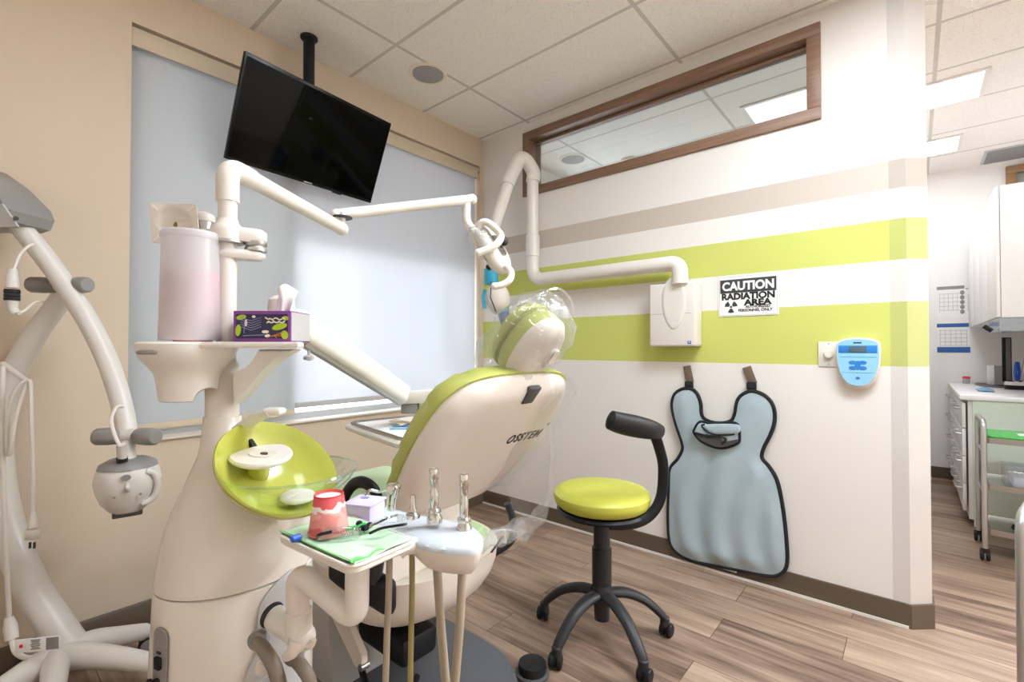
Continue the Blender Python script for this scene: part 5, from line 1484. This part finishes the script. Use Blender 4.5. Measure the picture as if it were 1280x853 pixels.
# ================================================================ WHITENING LAMP STAND
def whitening():
    hub = V((.25, 2.44, 0))
    r = thing('whitening_lamp', 'white curved floor stand with egg shaped lamp head by the beige wall', 'whitening lamp', hub)
    S = 1.80
    col_pts = cr([W(86, 808, 1.80), W(70, 783, 1.80), W(42, 738, 1.80), (W(16, 678, 1.80)), W(1, 610, 1.81), W(-2, 545, 1.82), W(8, 490, 1.83), W(38, 428, 1.84), W(68, 386, 1.85), W(82, 366, 1.85)], 7)
    n = len(col_pts)
    MB().tube(col_pts, [.058 + (.036 - .058) * min(1, i / (n * .85)) for i in range(n)], 20).build('curved_column', M['lamp_white'], r)
    # base
    hz = W(80, 806, 1.80); 
    MB().ell(V((hub.x, hub.y, .125)), (.085, .075, .055)).build('hub', M['lamp_white'], r)
    for ang, L in ((6, .275), (-46, .36), (-98, .36), (-150, .33), (100, .22)):
        a = math.radians(ang); d = V((math.cos(a), math.sin(a), 0))
        pts = cr([hub + V((0, 0, .13)), hub + d * .10 + V((0, 0, .135)), hub + d * (L * .65) + V((0, 0, .118)), hub + d * L + V((0, 0, .092))], 7)
        m = len(pts)
        lg = MB().tube(pts, [.046 - .018 * i / (m - 1) for i in range(m)], 14, flat=1.15, up=(0, 0, 1)).ell(pts[-1], (.028, .028, .028), seg=14, rings=8).build('leg', M['lamp_white'], r)
        w = hub + d * (L + .012) + V((0, 0, .036)); sd = V((math.cos(a + 1.2), math.sin(a + 1.2), 0))
        mb = MB()
        for k in (-1, 1): mb.cyl(w + sd * k * .006, w + sd * k * .024, .036, bev=.005)
        mb.build('caster', M['rubber'], lg)
        mb = MB()
        for k in (-1, 1): mb.cyl(w + sd * k * .022, w + sd * k * .026, .027, bev=.001)
        mb.build('caster_cap', M['grey'], lg)
    # joint with two knobs
    def knobs(px, py, s, half):
        c = W(px, py, s)
        MB().cyl(c - RT * half * .35, c + RT * half * .35, .027, bev=.006).build('joint', M['lamp_white'], r)
        for k in (-1, 1):
            MB().lathe([(.020, 0), (.028, .012), (.031, .05), (.030, .085), (.024, .094), (.001, .095)], c + RT * k * half * .28, RT * k - FH * .25).build('knob', M['grey'], r)
    knobs(80, 357, 1.81, .075)
    up_ = cr([W(8, 262, 1.72), W(32, 292, 1.74), W(58, 324, 1.76), W(85, 362, 1.78), W(112, 405, 1.78), W(136, 455, 1.76), W(152, 505, 1.74), W(159, 543, 1.72)], 7)
    n = len(up_)
    MB().tube(up_, [.032 + .002 * math.sin(PI * i / n) for i in range(n)], 18).build('upper_arm', M['lamp_white'], r)
    c = W(163, 545, 1.70)
    knobs(163, 545, 1.71, .070)
    # lamp head
    hc = W(160, 606, 1.69)
    fx = (RT * .78 + FH * .62).normalized(); fy = V((0, 0, 1)).cross(fx)
    MB().tube([W(160, 552, 1.7), W(160, 576, 1.68)], [.018, .026], 14).build('head_neck', M['lamp_white'], r)
    rings = []
    for z, a, b in ((.098, .02, .02), (.092, .055, .055), (.078, .078, .075), (.050, .092, .088), (.015, .097, .093), (-.02, .090, .088), (-.055, .077, .074), (-.085, .054, .054), (-.092, .046, .046)):
        rings.append([hc + fx * (a * math.cos(2 * PI * k / 36)) + fy * (b * math.sin(2 * PI * k / 36)) + V((0, 0, z)) for k in range(36)])
    MB().loft(rings).build('lamp_head', M['lamp_white'], r, angle=60)
    rings = [[hc + fx * (a * math.cos(2 * PI * k / 36)) + fy * (b * math.sin(2 * PI * k / 36)) + V((0, 0, z)) for k in range(36)] for z, a, b in ((.064, .0872, .084), (.079, .082, .077), (.093, .057, .057), (.101, .02, .02))]
    MB().loft(rings).build('grey_crown', M['grey'], r, angle=60)
    hd_ = cr([hc + fx * .050 + V((0, 0, .055)) - fy * .068, hc + fx * .074 + V((0, 0, .040)) - fy * .066, hc + fx * .083 - fy * .062, hc + fx * .072 + V((0, 0, -.045)) - fy * .058, hc + fx * .040 + V((0, 0, -.062)) - fy * .055], 6)
    MB().tube(hd_, .011, 12).build('handle', M['lamp_white'], r)
    MB().box(hc + V((0, 0, -.096)) - fy * .005, (.085, .06, .022), ax=(fx, fy, V((0, 0, 1))), bev=.005).build('lens_frame', M['char'], r)
    MB().prism(ellipse(.014, .010, 20), hc - fy * .092 + V((0, 0, .045)) - fx * .005, fx, V((0, 0, 1)), .006).build('badge', M['grey'], r)
    MB().tube(cr([hc - fy * .090 + V((0, 0, .022)), hc - fy * .105 + V((0, 0, .012)), hc - fy * .094 + V((0, 0, .0))], 4), .007, 10).build('front_rib', M['lamp_white'], r)
    for k in (-1, 1):
        MB().cyl(hc - fy * .090 + fx * k * .035 + V((0, 0, -.018)), hc - fy * .0935 + fx * k * .035 + V((0, 0, -.018)), .004).build('screw', M['grey'], r)
    MB().tube(cr([W(154, 508, 1.68), W(145, 510, 1.66), W(139, 525, 1.64), W(144, 546, 1.62), W(151, 560, 1.62), W(152, 572, 1.64)], 6), .006, 10).build('head_cable', M['cable'], r)
    MB().tube([W(151, 556, 1.62), W(153, 573, 1.64)], [.013, .015], 12).build('cable_boot', M['lamp_white'], r)
    MB().cyl(W(152.5, 571, 1.64), W(153, 578, 1.64), .016).build('boot_ring', M['black'], r)
    # control head at the top left
    pc = [(-60, 205), (-20, 208), (8, 228), (36, 256), (42, 270), (37, 282), (26, 286), (-60, 285)]
    P0 = W(0, 250, 1.72)
    MB().prism([((W(a, b, 1.72) - P0).dot(RT), (W(a, b, 1.72) - P0).dot(UP)) for a, b in reversed(pc)], P0 + FW * .09, RT, UP, .18, bev=.012).build('control_head', M['grey'], r)
    pc = [(-60, 262), (0, 254), (20, 283), (-60, 283)]
    MB().prism([((W(a, b, 1.62) - P0).dot(RT), (W(a, b, 1.62) - P0).dot(UP)) for a, b in reversed(pc)], P0 - FW * .0865, RT, UP, .008).build('control_face', M['lgrey'], r)
    MB().cyl(W(20, 273, 1.635), W(20, 273, 1.622), .007).build('screw', M['char'], r)
    # hand piece cable with black connector
    MB().tube(cr([W(42, 305, 1.72), W(34, 309, 1.70), W(24, 320, 1.68), W(16, 340, 1.66)], 6), .0055, 10).build('connector_cable', M['cable'], r)
    MB().tube([W(16, 336, 1.66), W(15, 348, 1.66), W(15, 360, 1.66)], [.012, .018, .019], 14).build('connector_sleeve', M['lamp_white'], r)
    MB().lathe([(.020, 0), (.022, .006), (.020, .012), (.022, .018), (.020, .024), (.022, .030), (.020, .040)], W(15, 376, 1.66), (0, 0, 1)).build('connector_ring', M['rubber'], r)
    MB().tube(cr([W(15, 374, 1.66), W(16, 386, 1.66), W(21, 393, 1.66)], 5), [.018, .012], 14).build('connector_sleeve', M['lamp_white'], r)
    MB().tube(cr([W(21, 393, 1.66), W(30, 389, 1.68), W(42, 379, 1.72), W(53, 377, 1.78)], 6), .005, 10).build('connector_cable', M['cable'], r)
    # power cord, hung on a hook
    MB().tube(cr([W(36, 477, 1.72), W(26, 480, 1.70), W(14, 500, 1.69), W(9, 540, 1.69), W(10, 568, 1.69), W(14, 560, 1.685), W(20, 520, 1.685), W(33, 482, 1.70), W(38, 480, 1.70), W(39, 520, 1.70), W(41, 590, 1.70), W(41, 640, 1.70)], 7), .0062, 10).build('power_cord', M['cable'], r)
    MB().tube(cr([W(4, 458, 1.72), W(3, 520, 1.70), W(5, 620, 1.69), W(8, 700, 1.69), W(12, 780, 1.69)], 7), .0075, 10).build('power_cord', M['cable'], r)
    MB().tube([W(-4, 470, 1.78), W(4, 455, 1.74), W(34, 477, 1.72)], .009, 10).build('cord_hook', M['lamp_white'], r)
    MB().tube([W(41, 640, 1.70), W(41, 652, 1.70), W(41, 660, 1.70)], [.008, .013, .015], 12).box(W(40, 668, 1.70), (.034, .028, .04), ax=(RT, FH, V((0, 0, 1))), bev=.006).build('plug', M['cable'], r)
    for dx in (-2.5, 3): MB().box(W(40 + dx, 682, 1.70), (.0025, .008, .022), ax=(RT, FH, V((0, 0, 1)))).build('prong', M['inkgrey'], r)
    MB().tube([W(11, 772, 1.69), W(13, 784, 1.69), W(15, 800, 1.68)], [.012, .020, .018], 12).build('inlet_plug', M['lamp_white'], r)
    MB().tube(cr([W(15, 800, 1.68), W(20, 816, 1.67), W(36, 823, 1.68), W(52, 818, 1.72)], 6), .009, 10).build('inlet_cord', M['cable'], r)
    # wrapped label
    c = W(47, 806, 1.66)
    ux = (RT * .98 + FH * .18).normalized(); uy = V((0, 0, 1)); 
    tg = MB().box(c, (.135, .0015, .048), ax=(ux, ux.cross(uy), uy), bev=.0005).build('warning_label', M['paper'], r)
    mb = MB()
    for i in range(7):
        mb.box(c + ux * (-.005 + .0) + uy * (.017 - i * .0052) - FH * .0015, (.030 - .004 * (i % 3), .0006, .0022), ax=(ux, ux.cross(uy), uy))
    mb.build('label_print', M['inkgrey'], tg)
    MB().box(c + ux * .046 - FH * .0015, (.038, .0008, .042), ax=(ux, ux.cross(uy), uy)).build('label_panel', M['grey'], tg)
    MB().cyl(c - ux * .048 - FH * .001, c - ux * .048 - FH * .003, .006).build('red_spot', M['red'], tg)
whitening()

# ================================================================ CORRIDOR
YF = -.27           # front of the base cabinets
YWF = -.98          # wall behind them
def base_cabinet(x0, x1, label, split=True):
    r = thing('base_cabinet', label, 'cabinet', ((x0 + x1) / 2, (YF + YWF) / 2, 0), 'corridor base cabinets')
    MB().box(((x0 + x1) / 2, (YF + YWF) / 2 - .01, .475), (x1 - x0 - .002, YF - YWF - .022, .85)).build('carcass', M['cabinet'], r)
    MB().box(((x0 + x1) / 2, (YF + YWF) / 2 - .03, .04), (x1 - x0 - .002, YF - YWF - .08, .08)).build('toe_kick', M['char'], r)
    zz = (.10, .30, .50, .70, .885) if split else (.10, .885)
    for a, b in zip(zz, zz[1:]):
        nm = 'drawer' if split else 'door'
        d = MB().box(((x0 + x1) / 2, YF, (a + b) / 2), (x1 - x0 - .012, .02, b - a - .008), bev=.002).build(nm, M['cabinet'], r)
        mb = MB()
        if split:
            z = b - .05; w = (x1 - x0) * .26; xm = (x0 + x1) / 2
            mb.tube(fillet([(xm - w, YF + .008, z), (xm - w, YF + .045, z), (xm + w, YF + .045, z), (xm + w, YF + .008, z)], .012, 4), .005, 8)
        else:
            x = x0 + .06
            mb.tube(fillet([(x, YF + .008, .60), (x, YF + .045, .60), (x, YF + .045, .82), (x, YF + .008, .82)], .012, 4), .005, 8)
        mb.build('handle', M['satin'], d)
xs_ = [4.74, 5.13, 5.52, 5.91, 6.28]
for i, lb in enumerate(('white drawer cabinet at the near end of the corridor counter beside the steel cart', 'white drawer cabinet second from the near end of the corridor counter',
                        'white drawer cabinet third from the near end of the corridor counter', 'white drawer cabinet at the far end of the corridor counter')):
    base_cabinet(xs_[i], xs_[i + 1], lb, True)
t_ = MB().box((4.728, (YF + YWF) / 2 - .02, .455), (.02, YF - YWF - .05, .90)).build('end_panel', M['endgreen'])
tag(t_, 'pale green end panel closing the near end of the corridor counter', 'panel')
ctop = MB().box((5.49, (YF + YWF) / 2 + .005, .925), (1.57, YF - YWF + .04, .036), bev=.006).build('countertop', M['counter'])
tag(ctop, 'white countertop over the corridor cabinets, with bottles and papers on it', 'countertop')
ZC = .9435
def wall_cab(x0, x1, label):
    y0, y1, z0, z1 = -.97, -.40, 1.475, 2.31
    r = thing('wall_cabinet', label, 'cabinet', ((x0 + x1) / 2, (y0 + y1) / 2, z0), 'corridor wall cabinets')
    MB().box(((x0 + x1) / 2, (y0 + y1) / 2 - .01, (z0 + z1) / 2), (x1 - x0 - .002, y1 - y0 - .02, z1 - z0), bev=.002).build('carcass', M['cabinet'], r)
    MB().box(((x0 + x1) / 2, y1 - .009, (z0 + z1) / 2), (x1 - x0 - .008, .018, z1 - z0 - .006), bev=.003).build('door', M['cabinet'], r)
wall_cab(4.26, 4.77, 'white wall cabinet at the near end over the corridor counter')
wall_cab(4.77, 5.28, 'white wall cabinet second from the near end over the corridor counter')
wall_cab(5.28, 5.79, 'white wall cabinet third from the near end over the corridor counter')
wall_cab(5.79, 6.27, 'white wall cabinet against the far corridor wall')
# clear tray shelf under the near wall cabinet
r = thing('acrylic_tray', 'clear acrylic supply tray fixed under the near wall cabinet', 'tray', (4.52, -.62, 1.39))
mb = MB().box((4.52, -.62, 1.392), (.52, .42, .006)).box((4.52, -.413, 1.43), (.52, .006, .08)).box((4.262, -.62, 1.43), (.006, .42, .08))
mb.build('tray_shell', M['clearbox'], r)
MB().box((4.45, -.60, 1.412), (.20, .30, .034), bev=.006).build('tray_packets', M['lgrey'], r)
P = W(1234, 412, 3.2)
MB().tube([W(1230, 408, 3.15), W(1240, 414, 3.12)], .014, 10).build('tray_latch', M['black'], r)
for x in (4.28, 4.76): MB().box((x, -.62, 1.432), (.012, .40, .085)).build('tray_hanger', M['clearbox'], r)
# papers on the far wall
def paper(name, label, px0, px1, py0, py1, head, foot=None, head_m='calblue', extra=None):
    x = 6.298
    A = onX(px0, py0, x); B = onX(px1, py1, x); ux = V((0, -1, 0)); uy = V((0, 0, 1)); n = V((-1, 0, 0))
    w = abs(A.y - B.y); h = A.z - B.z; c = V((x, (A.y + B.y) / 2, (A.z + B.z) / 2))
    r = thing(name, label, 'paper notice', (x, c.y, c.z - h / 2))
    MB().box(c, (w, .0015, h), ax=(ux, n, uy)).build('sheet', M['paper'], r)
    MB().box(c + uy * (h / 2 - h * head / 2) + n * .0012, (w, .0012, h * head), ax=(ux, n, uy)).build('header', M[head_m], r)
    if foot: MB().box(c - uy * (h / 2 - h * foot / 2) + n * .0012, (w, .0012, h * foot), ax=(ux, n, uy)).build('footer', M['calblue'], r)
    mb = MB()
    for i in range(5):
        mb.box(c + uy * (h * (.26 - .13 * i)) + n * .0012, (w * .86, .0008, .004), ax=(ux, n, uy))
    for i in range(6):
        mb.box(c + ux * (w * (-.40 + .16 * i)) + n * .0012 - uy * h * .0, (.003, .0008, h * .56), ax=(ux, n, uy))
    g = mb.build('ruled_grid', M['lgrey'], r); g['kind'] = 'stuff'
    if extra:
        for i in range(5): 
            q = c + ux * (w * .42) + uy * (h * (.28 - .15 * i)) + n * .0012
            MB().prism(ellipse(.016, .022, 14), q, ux, uy, .001).build('row_icon', M['grey'], r)
paper('wall_chart', 'white paper chart with grey header on the far corridor wall above the calendar', 1171, 1206, 359, 397, .10, None, 'grey', True)
paper('wall_chart', 'white paper list half hidden behind the corridor wall cabinets', 1207, 1240, 360, 396, .06, None, 'lgrey')
paper('wall_calendar', 'paper calendar with blue header and footer on the far corridor wall', 1171, 1213, 405, 441, .13, .19)
# monitor
c = onZ(1258, 470, ZC); c = V((5.10, -.80, ZC))
c = W(1259, 474, 4.15); c.z = ZC
r = thing('monitor', 'grey and black monitor back standing on the corridor counter under the cabinet', 'monitor', c)
mh = 1.36 - ZC; ux = (RT * .9 + FH * .43).normalized(); uy = V((0, 0, 1)).cross(ux)
MB().box(c + V((0, 0, mh / 2 + .03)), (.135, .022, mh - .03), ax=(ux, uy, V((0, 0, 1))), bev=.004).build('casing', M['black'], r)
MB().box(c + V((0, 0, mh / 2 + .03)) - uy * .0115 - ux * .012, (.085, .004, mh - .05), ax=(ux, uy, V((0, 0, 1)))).build('rear_panel', M['grey'], r)
MB().lathe([(.075, 0), (.075, .008), (.02, .014), (.016, .06)], c).build('stand', M['black'], r)
def on_counter(px, py): return onZ(px, py, ZC)
b = W(1226, 476, 4.6); b.z = ZC
r = thing('soap_bottle', 'white and pink pump bottle at the back of the corridor counter', 'bottle', b)
MB().lathe([(.05, 0), (.052, .01), (.052, .09), (.04, .12), (.016, .145), (.016, .17)], b).build('bottle_body', M['cool'], r)
MB().lathe([(.053, .005), (.053, .05)], b, caps=False).build('pink_base', M['pinkcup'], r)
MB().lathe([(.018, .168), (.018, .195), (.008, .2)], b).build('cap', M['white'], r)
b = W(1208, 478, 4.5); b.z = ZC
r = thing('sample_jar', 'small jar with red lid beside the white bottle on the corridor counter', 'jar', b)
MB().lathe([(.025, 0), (.027, .02), (.027, .045)], b).build('jar_body', M['clearbox'], r); MB().lathe([(.028, .045), (.028, .062), (.02, .066)], b).build('lid', M['red'], r)
b = W(1245, 476, 4.3); b.z = ZC
t_ = MB().box(b + V((0, 0, .09)), (.10, .07, .18), ax=(RT, FH, V((0, 0, 1))), bev=.004).build('tissue_carton', M['paper'])
tag(t_, 'plain white carton standing beside the monitor on the corridor counter', 'carton')
b = onZ(1238, 482, ZC)
r = thing('sink_mat', 'dark oval work mat lying on the corridor counter', 'mat', b)
MB().prism(ellipse(.30, .10, 36), b, V((1, .0, 0)), V((0, 1, 0)), .006, bev=.002).build('mat_pad', M['char'], r)
MB().tube([b + V((math.cos(2 * PI * k / 40) * .30, math.sin(2 * PI * k / 40) * .10, .006)) for k in range(40)], .005, 6, closed=True).build('mat_rim', M['grey'], r)
b = onZ(1231, 488, ZC + .006)
def pouch(a, c_): return b + V((1, 0, 0)) * ((a - .5) * .26) + V((0, 1, 0)) * ((c_ - .5) * .09) + V((0, 0, .004 + .014 * math.sin(PI * a) * math.sin(PI * c_) * (1 + .5 * math.sin(a * 17 + c_ * 11))))
tag(MB().grid(pouch, 18, 10).build('foil_pouch', M['sheetblue'], None, 70, 0, .002), 'crinkled blue foil pouch on the dark mat of the corridor counter', 'pouch')
b = onZ(1272, 487, ZC)
r = thing('bur_block', 'round black and white spotted tool pot on the corridor counter', 'tool pot', b)
MB().lathe([(.075, 0), (.078, .01), (.078, .035)], b).build('pot_base', M['black'], r)
MB().lathe([(.076, .035), (.074, .062), (.001, .066)], b).build('pot_top', M['paper'], r)
for k in range(7):
    q = b + V((math.cos(k * 2.4) * .05, math.sin(k * 2.4) * .05, .060)); MB().cyl(q, q + V((0, 0, .010)), .009).build('hole_plug', M['inkgrey'], r)
p0 = b + V((0, 0, .068))
r = thing('pliers', 'blue handled pliers standing upright in the spotted tool pot', 'pliers', p0)
for k in (-1, 1):
    MB().tube(cr([p0 + RT * .006 * k, p0 + RT * .016 * k + V((0, 0, .06)), p0 + RT * .012 * k + V((0, 0, .12)), p0 + RT * .004 * k + V((0, 0, .155))], 5), [.010, .011], 10).build('grip', M['blue'], r)
MB().box(p0 + V((0, 0, .05)), (.05, .012, .014), ax=(RT, FH, V((0, 0, 1))), bev=.003).build('pivot', M['blue'], r)
MB().tube([p0 + RT * .03 + V((0, 0, .06)), p0 + RT * .075 + V((0, 0, .26))], .004, 8).build('tip', M['steel'], r)

# ---- steel carts
def cart(ox, oy, label):
    """frame corner nearest the striped wall at (ox, oy); long side runs to -Y"""
    w, L, h = .37, .62, .84
    r = thing('steel_cart', label, 'cart', (ox + w / 2, oy - L / 2, 0), 'steel supply carts')
    post_pts = lambda y: fillet([(ox, y, .075), (ox, y, h), (ox + w, y, h), (ox + w, y, .075)], .05, 6)
    for y in (oy, oy - L):
        MB().tube(post_pts(y), .0135, 12).build('frame', M['satin'], r)
        for z in (.30, .545): MB().tube([(ox, y, z + .10), (ox + w, y, z + .10)], .008, 8).build('side_rail', M['satin'], r)
    for z in (.16, .43, .71):
        MB().pillow([(p[0] + w / 2, p[1] - L / 2) for p in rrect(w - .03, L - .02, .02)], (ox, oy, z), (1, 0, 0), (0, 1, 0), lambda d, u, v: .030 if d < .004 else .008, -.004, step=.05).build('shelf', M['steel'], r)
    for x in (ox, ox + w):
        for y in (oy, oy - L):
            c_ = MB().lathe([(.016, .075), (.012, .062)], (x, y, 0)).build('caster_stem', M['black'], r)
            mb = MB()
            for k in (-1, 1): mb.cyl((x + .012, y + k * .005, .034), (x + .012, y + k * .022, .034), .034, bev=.004)
            mb.box((x, y, .058), (.04, .03, .02), bev=.005)
            mb.build('caster', M['rubber'], c_)
    return r
CX, CY = 4.03, -.315
cart(CX, CY, 'grey steel supply cart with green tray standing beside the corridor cabinets')
c2 = cart(1.814, -.211, 'grey steel cart cut off by the right edge of the photo')
c2.rotation_euler[2] = -.21
o_ = Matrix.Rotation(-.21, 3, 'Z') @ V((-.185, .31, 0)); c2.location = V((1.814, -.211, 0)) - o_
b = V((CX + .185, CY - .31, .7185))
r = thing('green_tray', 'green plastic tray with white label on the top shelf of the corridor cart', 'tray', b)
MB().prism(rrect(.32, .56, .03), b, (1, 0, 0), (0, 1, 0), .035, taper=1.04, bev=.006).build('tray_body', M['greentray'], r)
MB().box(b + V((-.02, -.02, .0365)), (.09, .34, .002)).build('label_card', M['paper'], r)
b = V((CX + .185, CY - .25, .4385))
r = thing('supply_box', 'clear plastic supply box on the middle shelf of the corridor cart', 'box', b)
MB().box(b + V((0, 0, .055)), (.24, .30, .11), bev=.012, seg=3).build('box_body', M['clearbox'], r)
MB().box(b + V((0, 0, .116)), (.25, .31, .012), bev=.004).build('box_lid', M['clearbox'], r)
MB().box(b + V((.0, .0, .035)), (.18, .24, .06), bev=.01).build('box_contents', M['cool'], r)
b = V((CX + .185, CY - .27, .1685))
r = thing('cable_bundle', 'bundle of dark and white wires on the bottom shelf of the corridor cart', 'cables', b)
for k in range(6):
    pts = []
    for i in range(9):
        a = i / 8 * 2 * PI
        pts.append(b + V((math.cos(a + k) * (.06 + .02 * (k % 3)), math.sin(a + k * .7) * (.12 + .02 * (k % 2)), .012 + .012 * k / 2 + .008 * math.sin(3 * a + k))))
    MB().tube(cr(pts, 5), .006, 6).build('wire', M['black'] if k % 2 else M['grey'], r)
MB().tube(cr([b + V((-.10, .0, .02)), b + V((-.09, -.06, .14)), b + V((-.09, -.14, .15)), b + V((-.10, -.20, .02))], 8), .004, 8).build('wire_loop', M['lgrey'], r)

# clear plastic film gathered along the ceiling at the corridor mouth
def dust_film(a, b):
    p = V((XS + .05, -.02, 0)).lerp(V((3.45, -1.05, 0)), a)
    z = H - .004 - b * (.13 + .03 * math.sin(a * 9))
    q = V((p.x, p.y, z)) + V((.766, .64, 0)) * (.018 * math.sin(b * 9 + a * 23) * b)
    return q + film_noise(q, .004) * b
tag(MB().grid(dust_film, 50, 12).build('ceiling_film', M['film'], None, 70), 'crinkled clear plastic film gathered along the ceiling at the corridor mouth', 'plastic film')

# ================================================================ CAMERA + OUTPUT
cd = bpy.data.cameras.new('camera'); cam = bpy.data.objects.new('camera', cd); col.objects.link(cam)
cd.sensor_width = 36.0; cd.lens = FPX / 1280 * 36.0; cd.clip_start = .02
Rm = Matrix((RT, UP, -FW)).transposed().to_4x4(); Rm.translation = CAM
cam.matrix_world = Rm; sc.camera = cam
sc.view_settings.view_transform = 'Standard'; sc.view_settings.look = 'None'
sc.view_settings.gamma = 1.0; sc.view_settings.exposure = 0.0; sc.view_settings.use_curve_mapping = False
sc.cycles.use_denoising = True; sc.cycles.max_bounces = 10; sc.cycles.transparent_max_bounces = 24
sc.cycles.diffuse_bounces = 5; sc.cycles.glossy_bounces = 4; sc.cycles.sample_clamp_indirect = 8.0
sc.cycles.caustics_reflective = False; sc.cycles.caustics_refractive = False
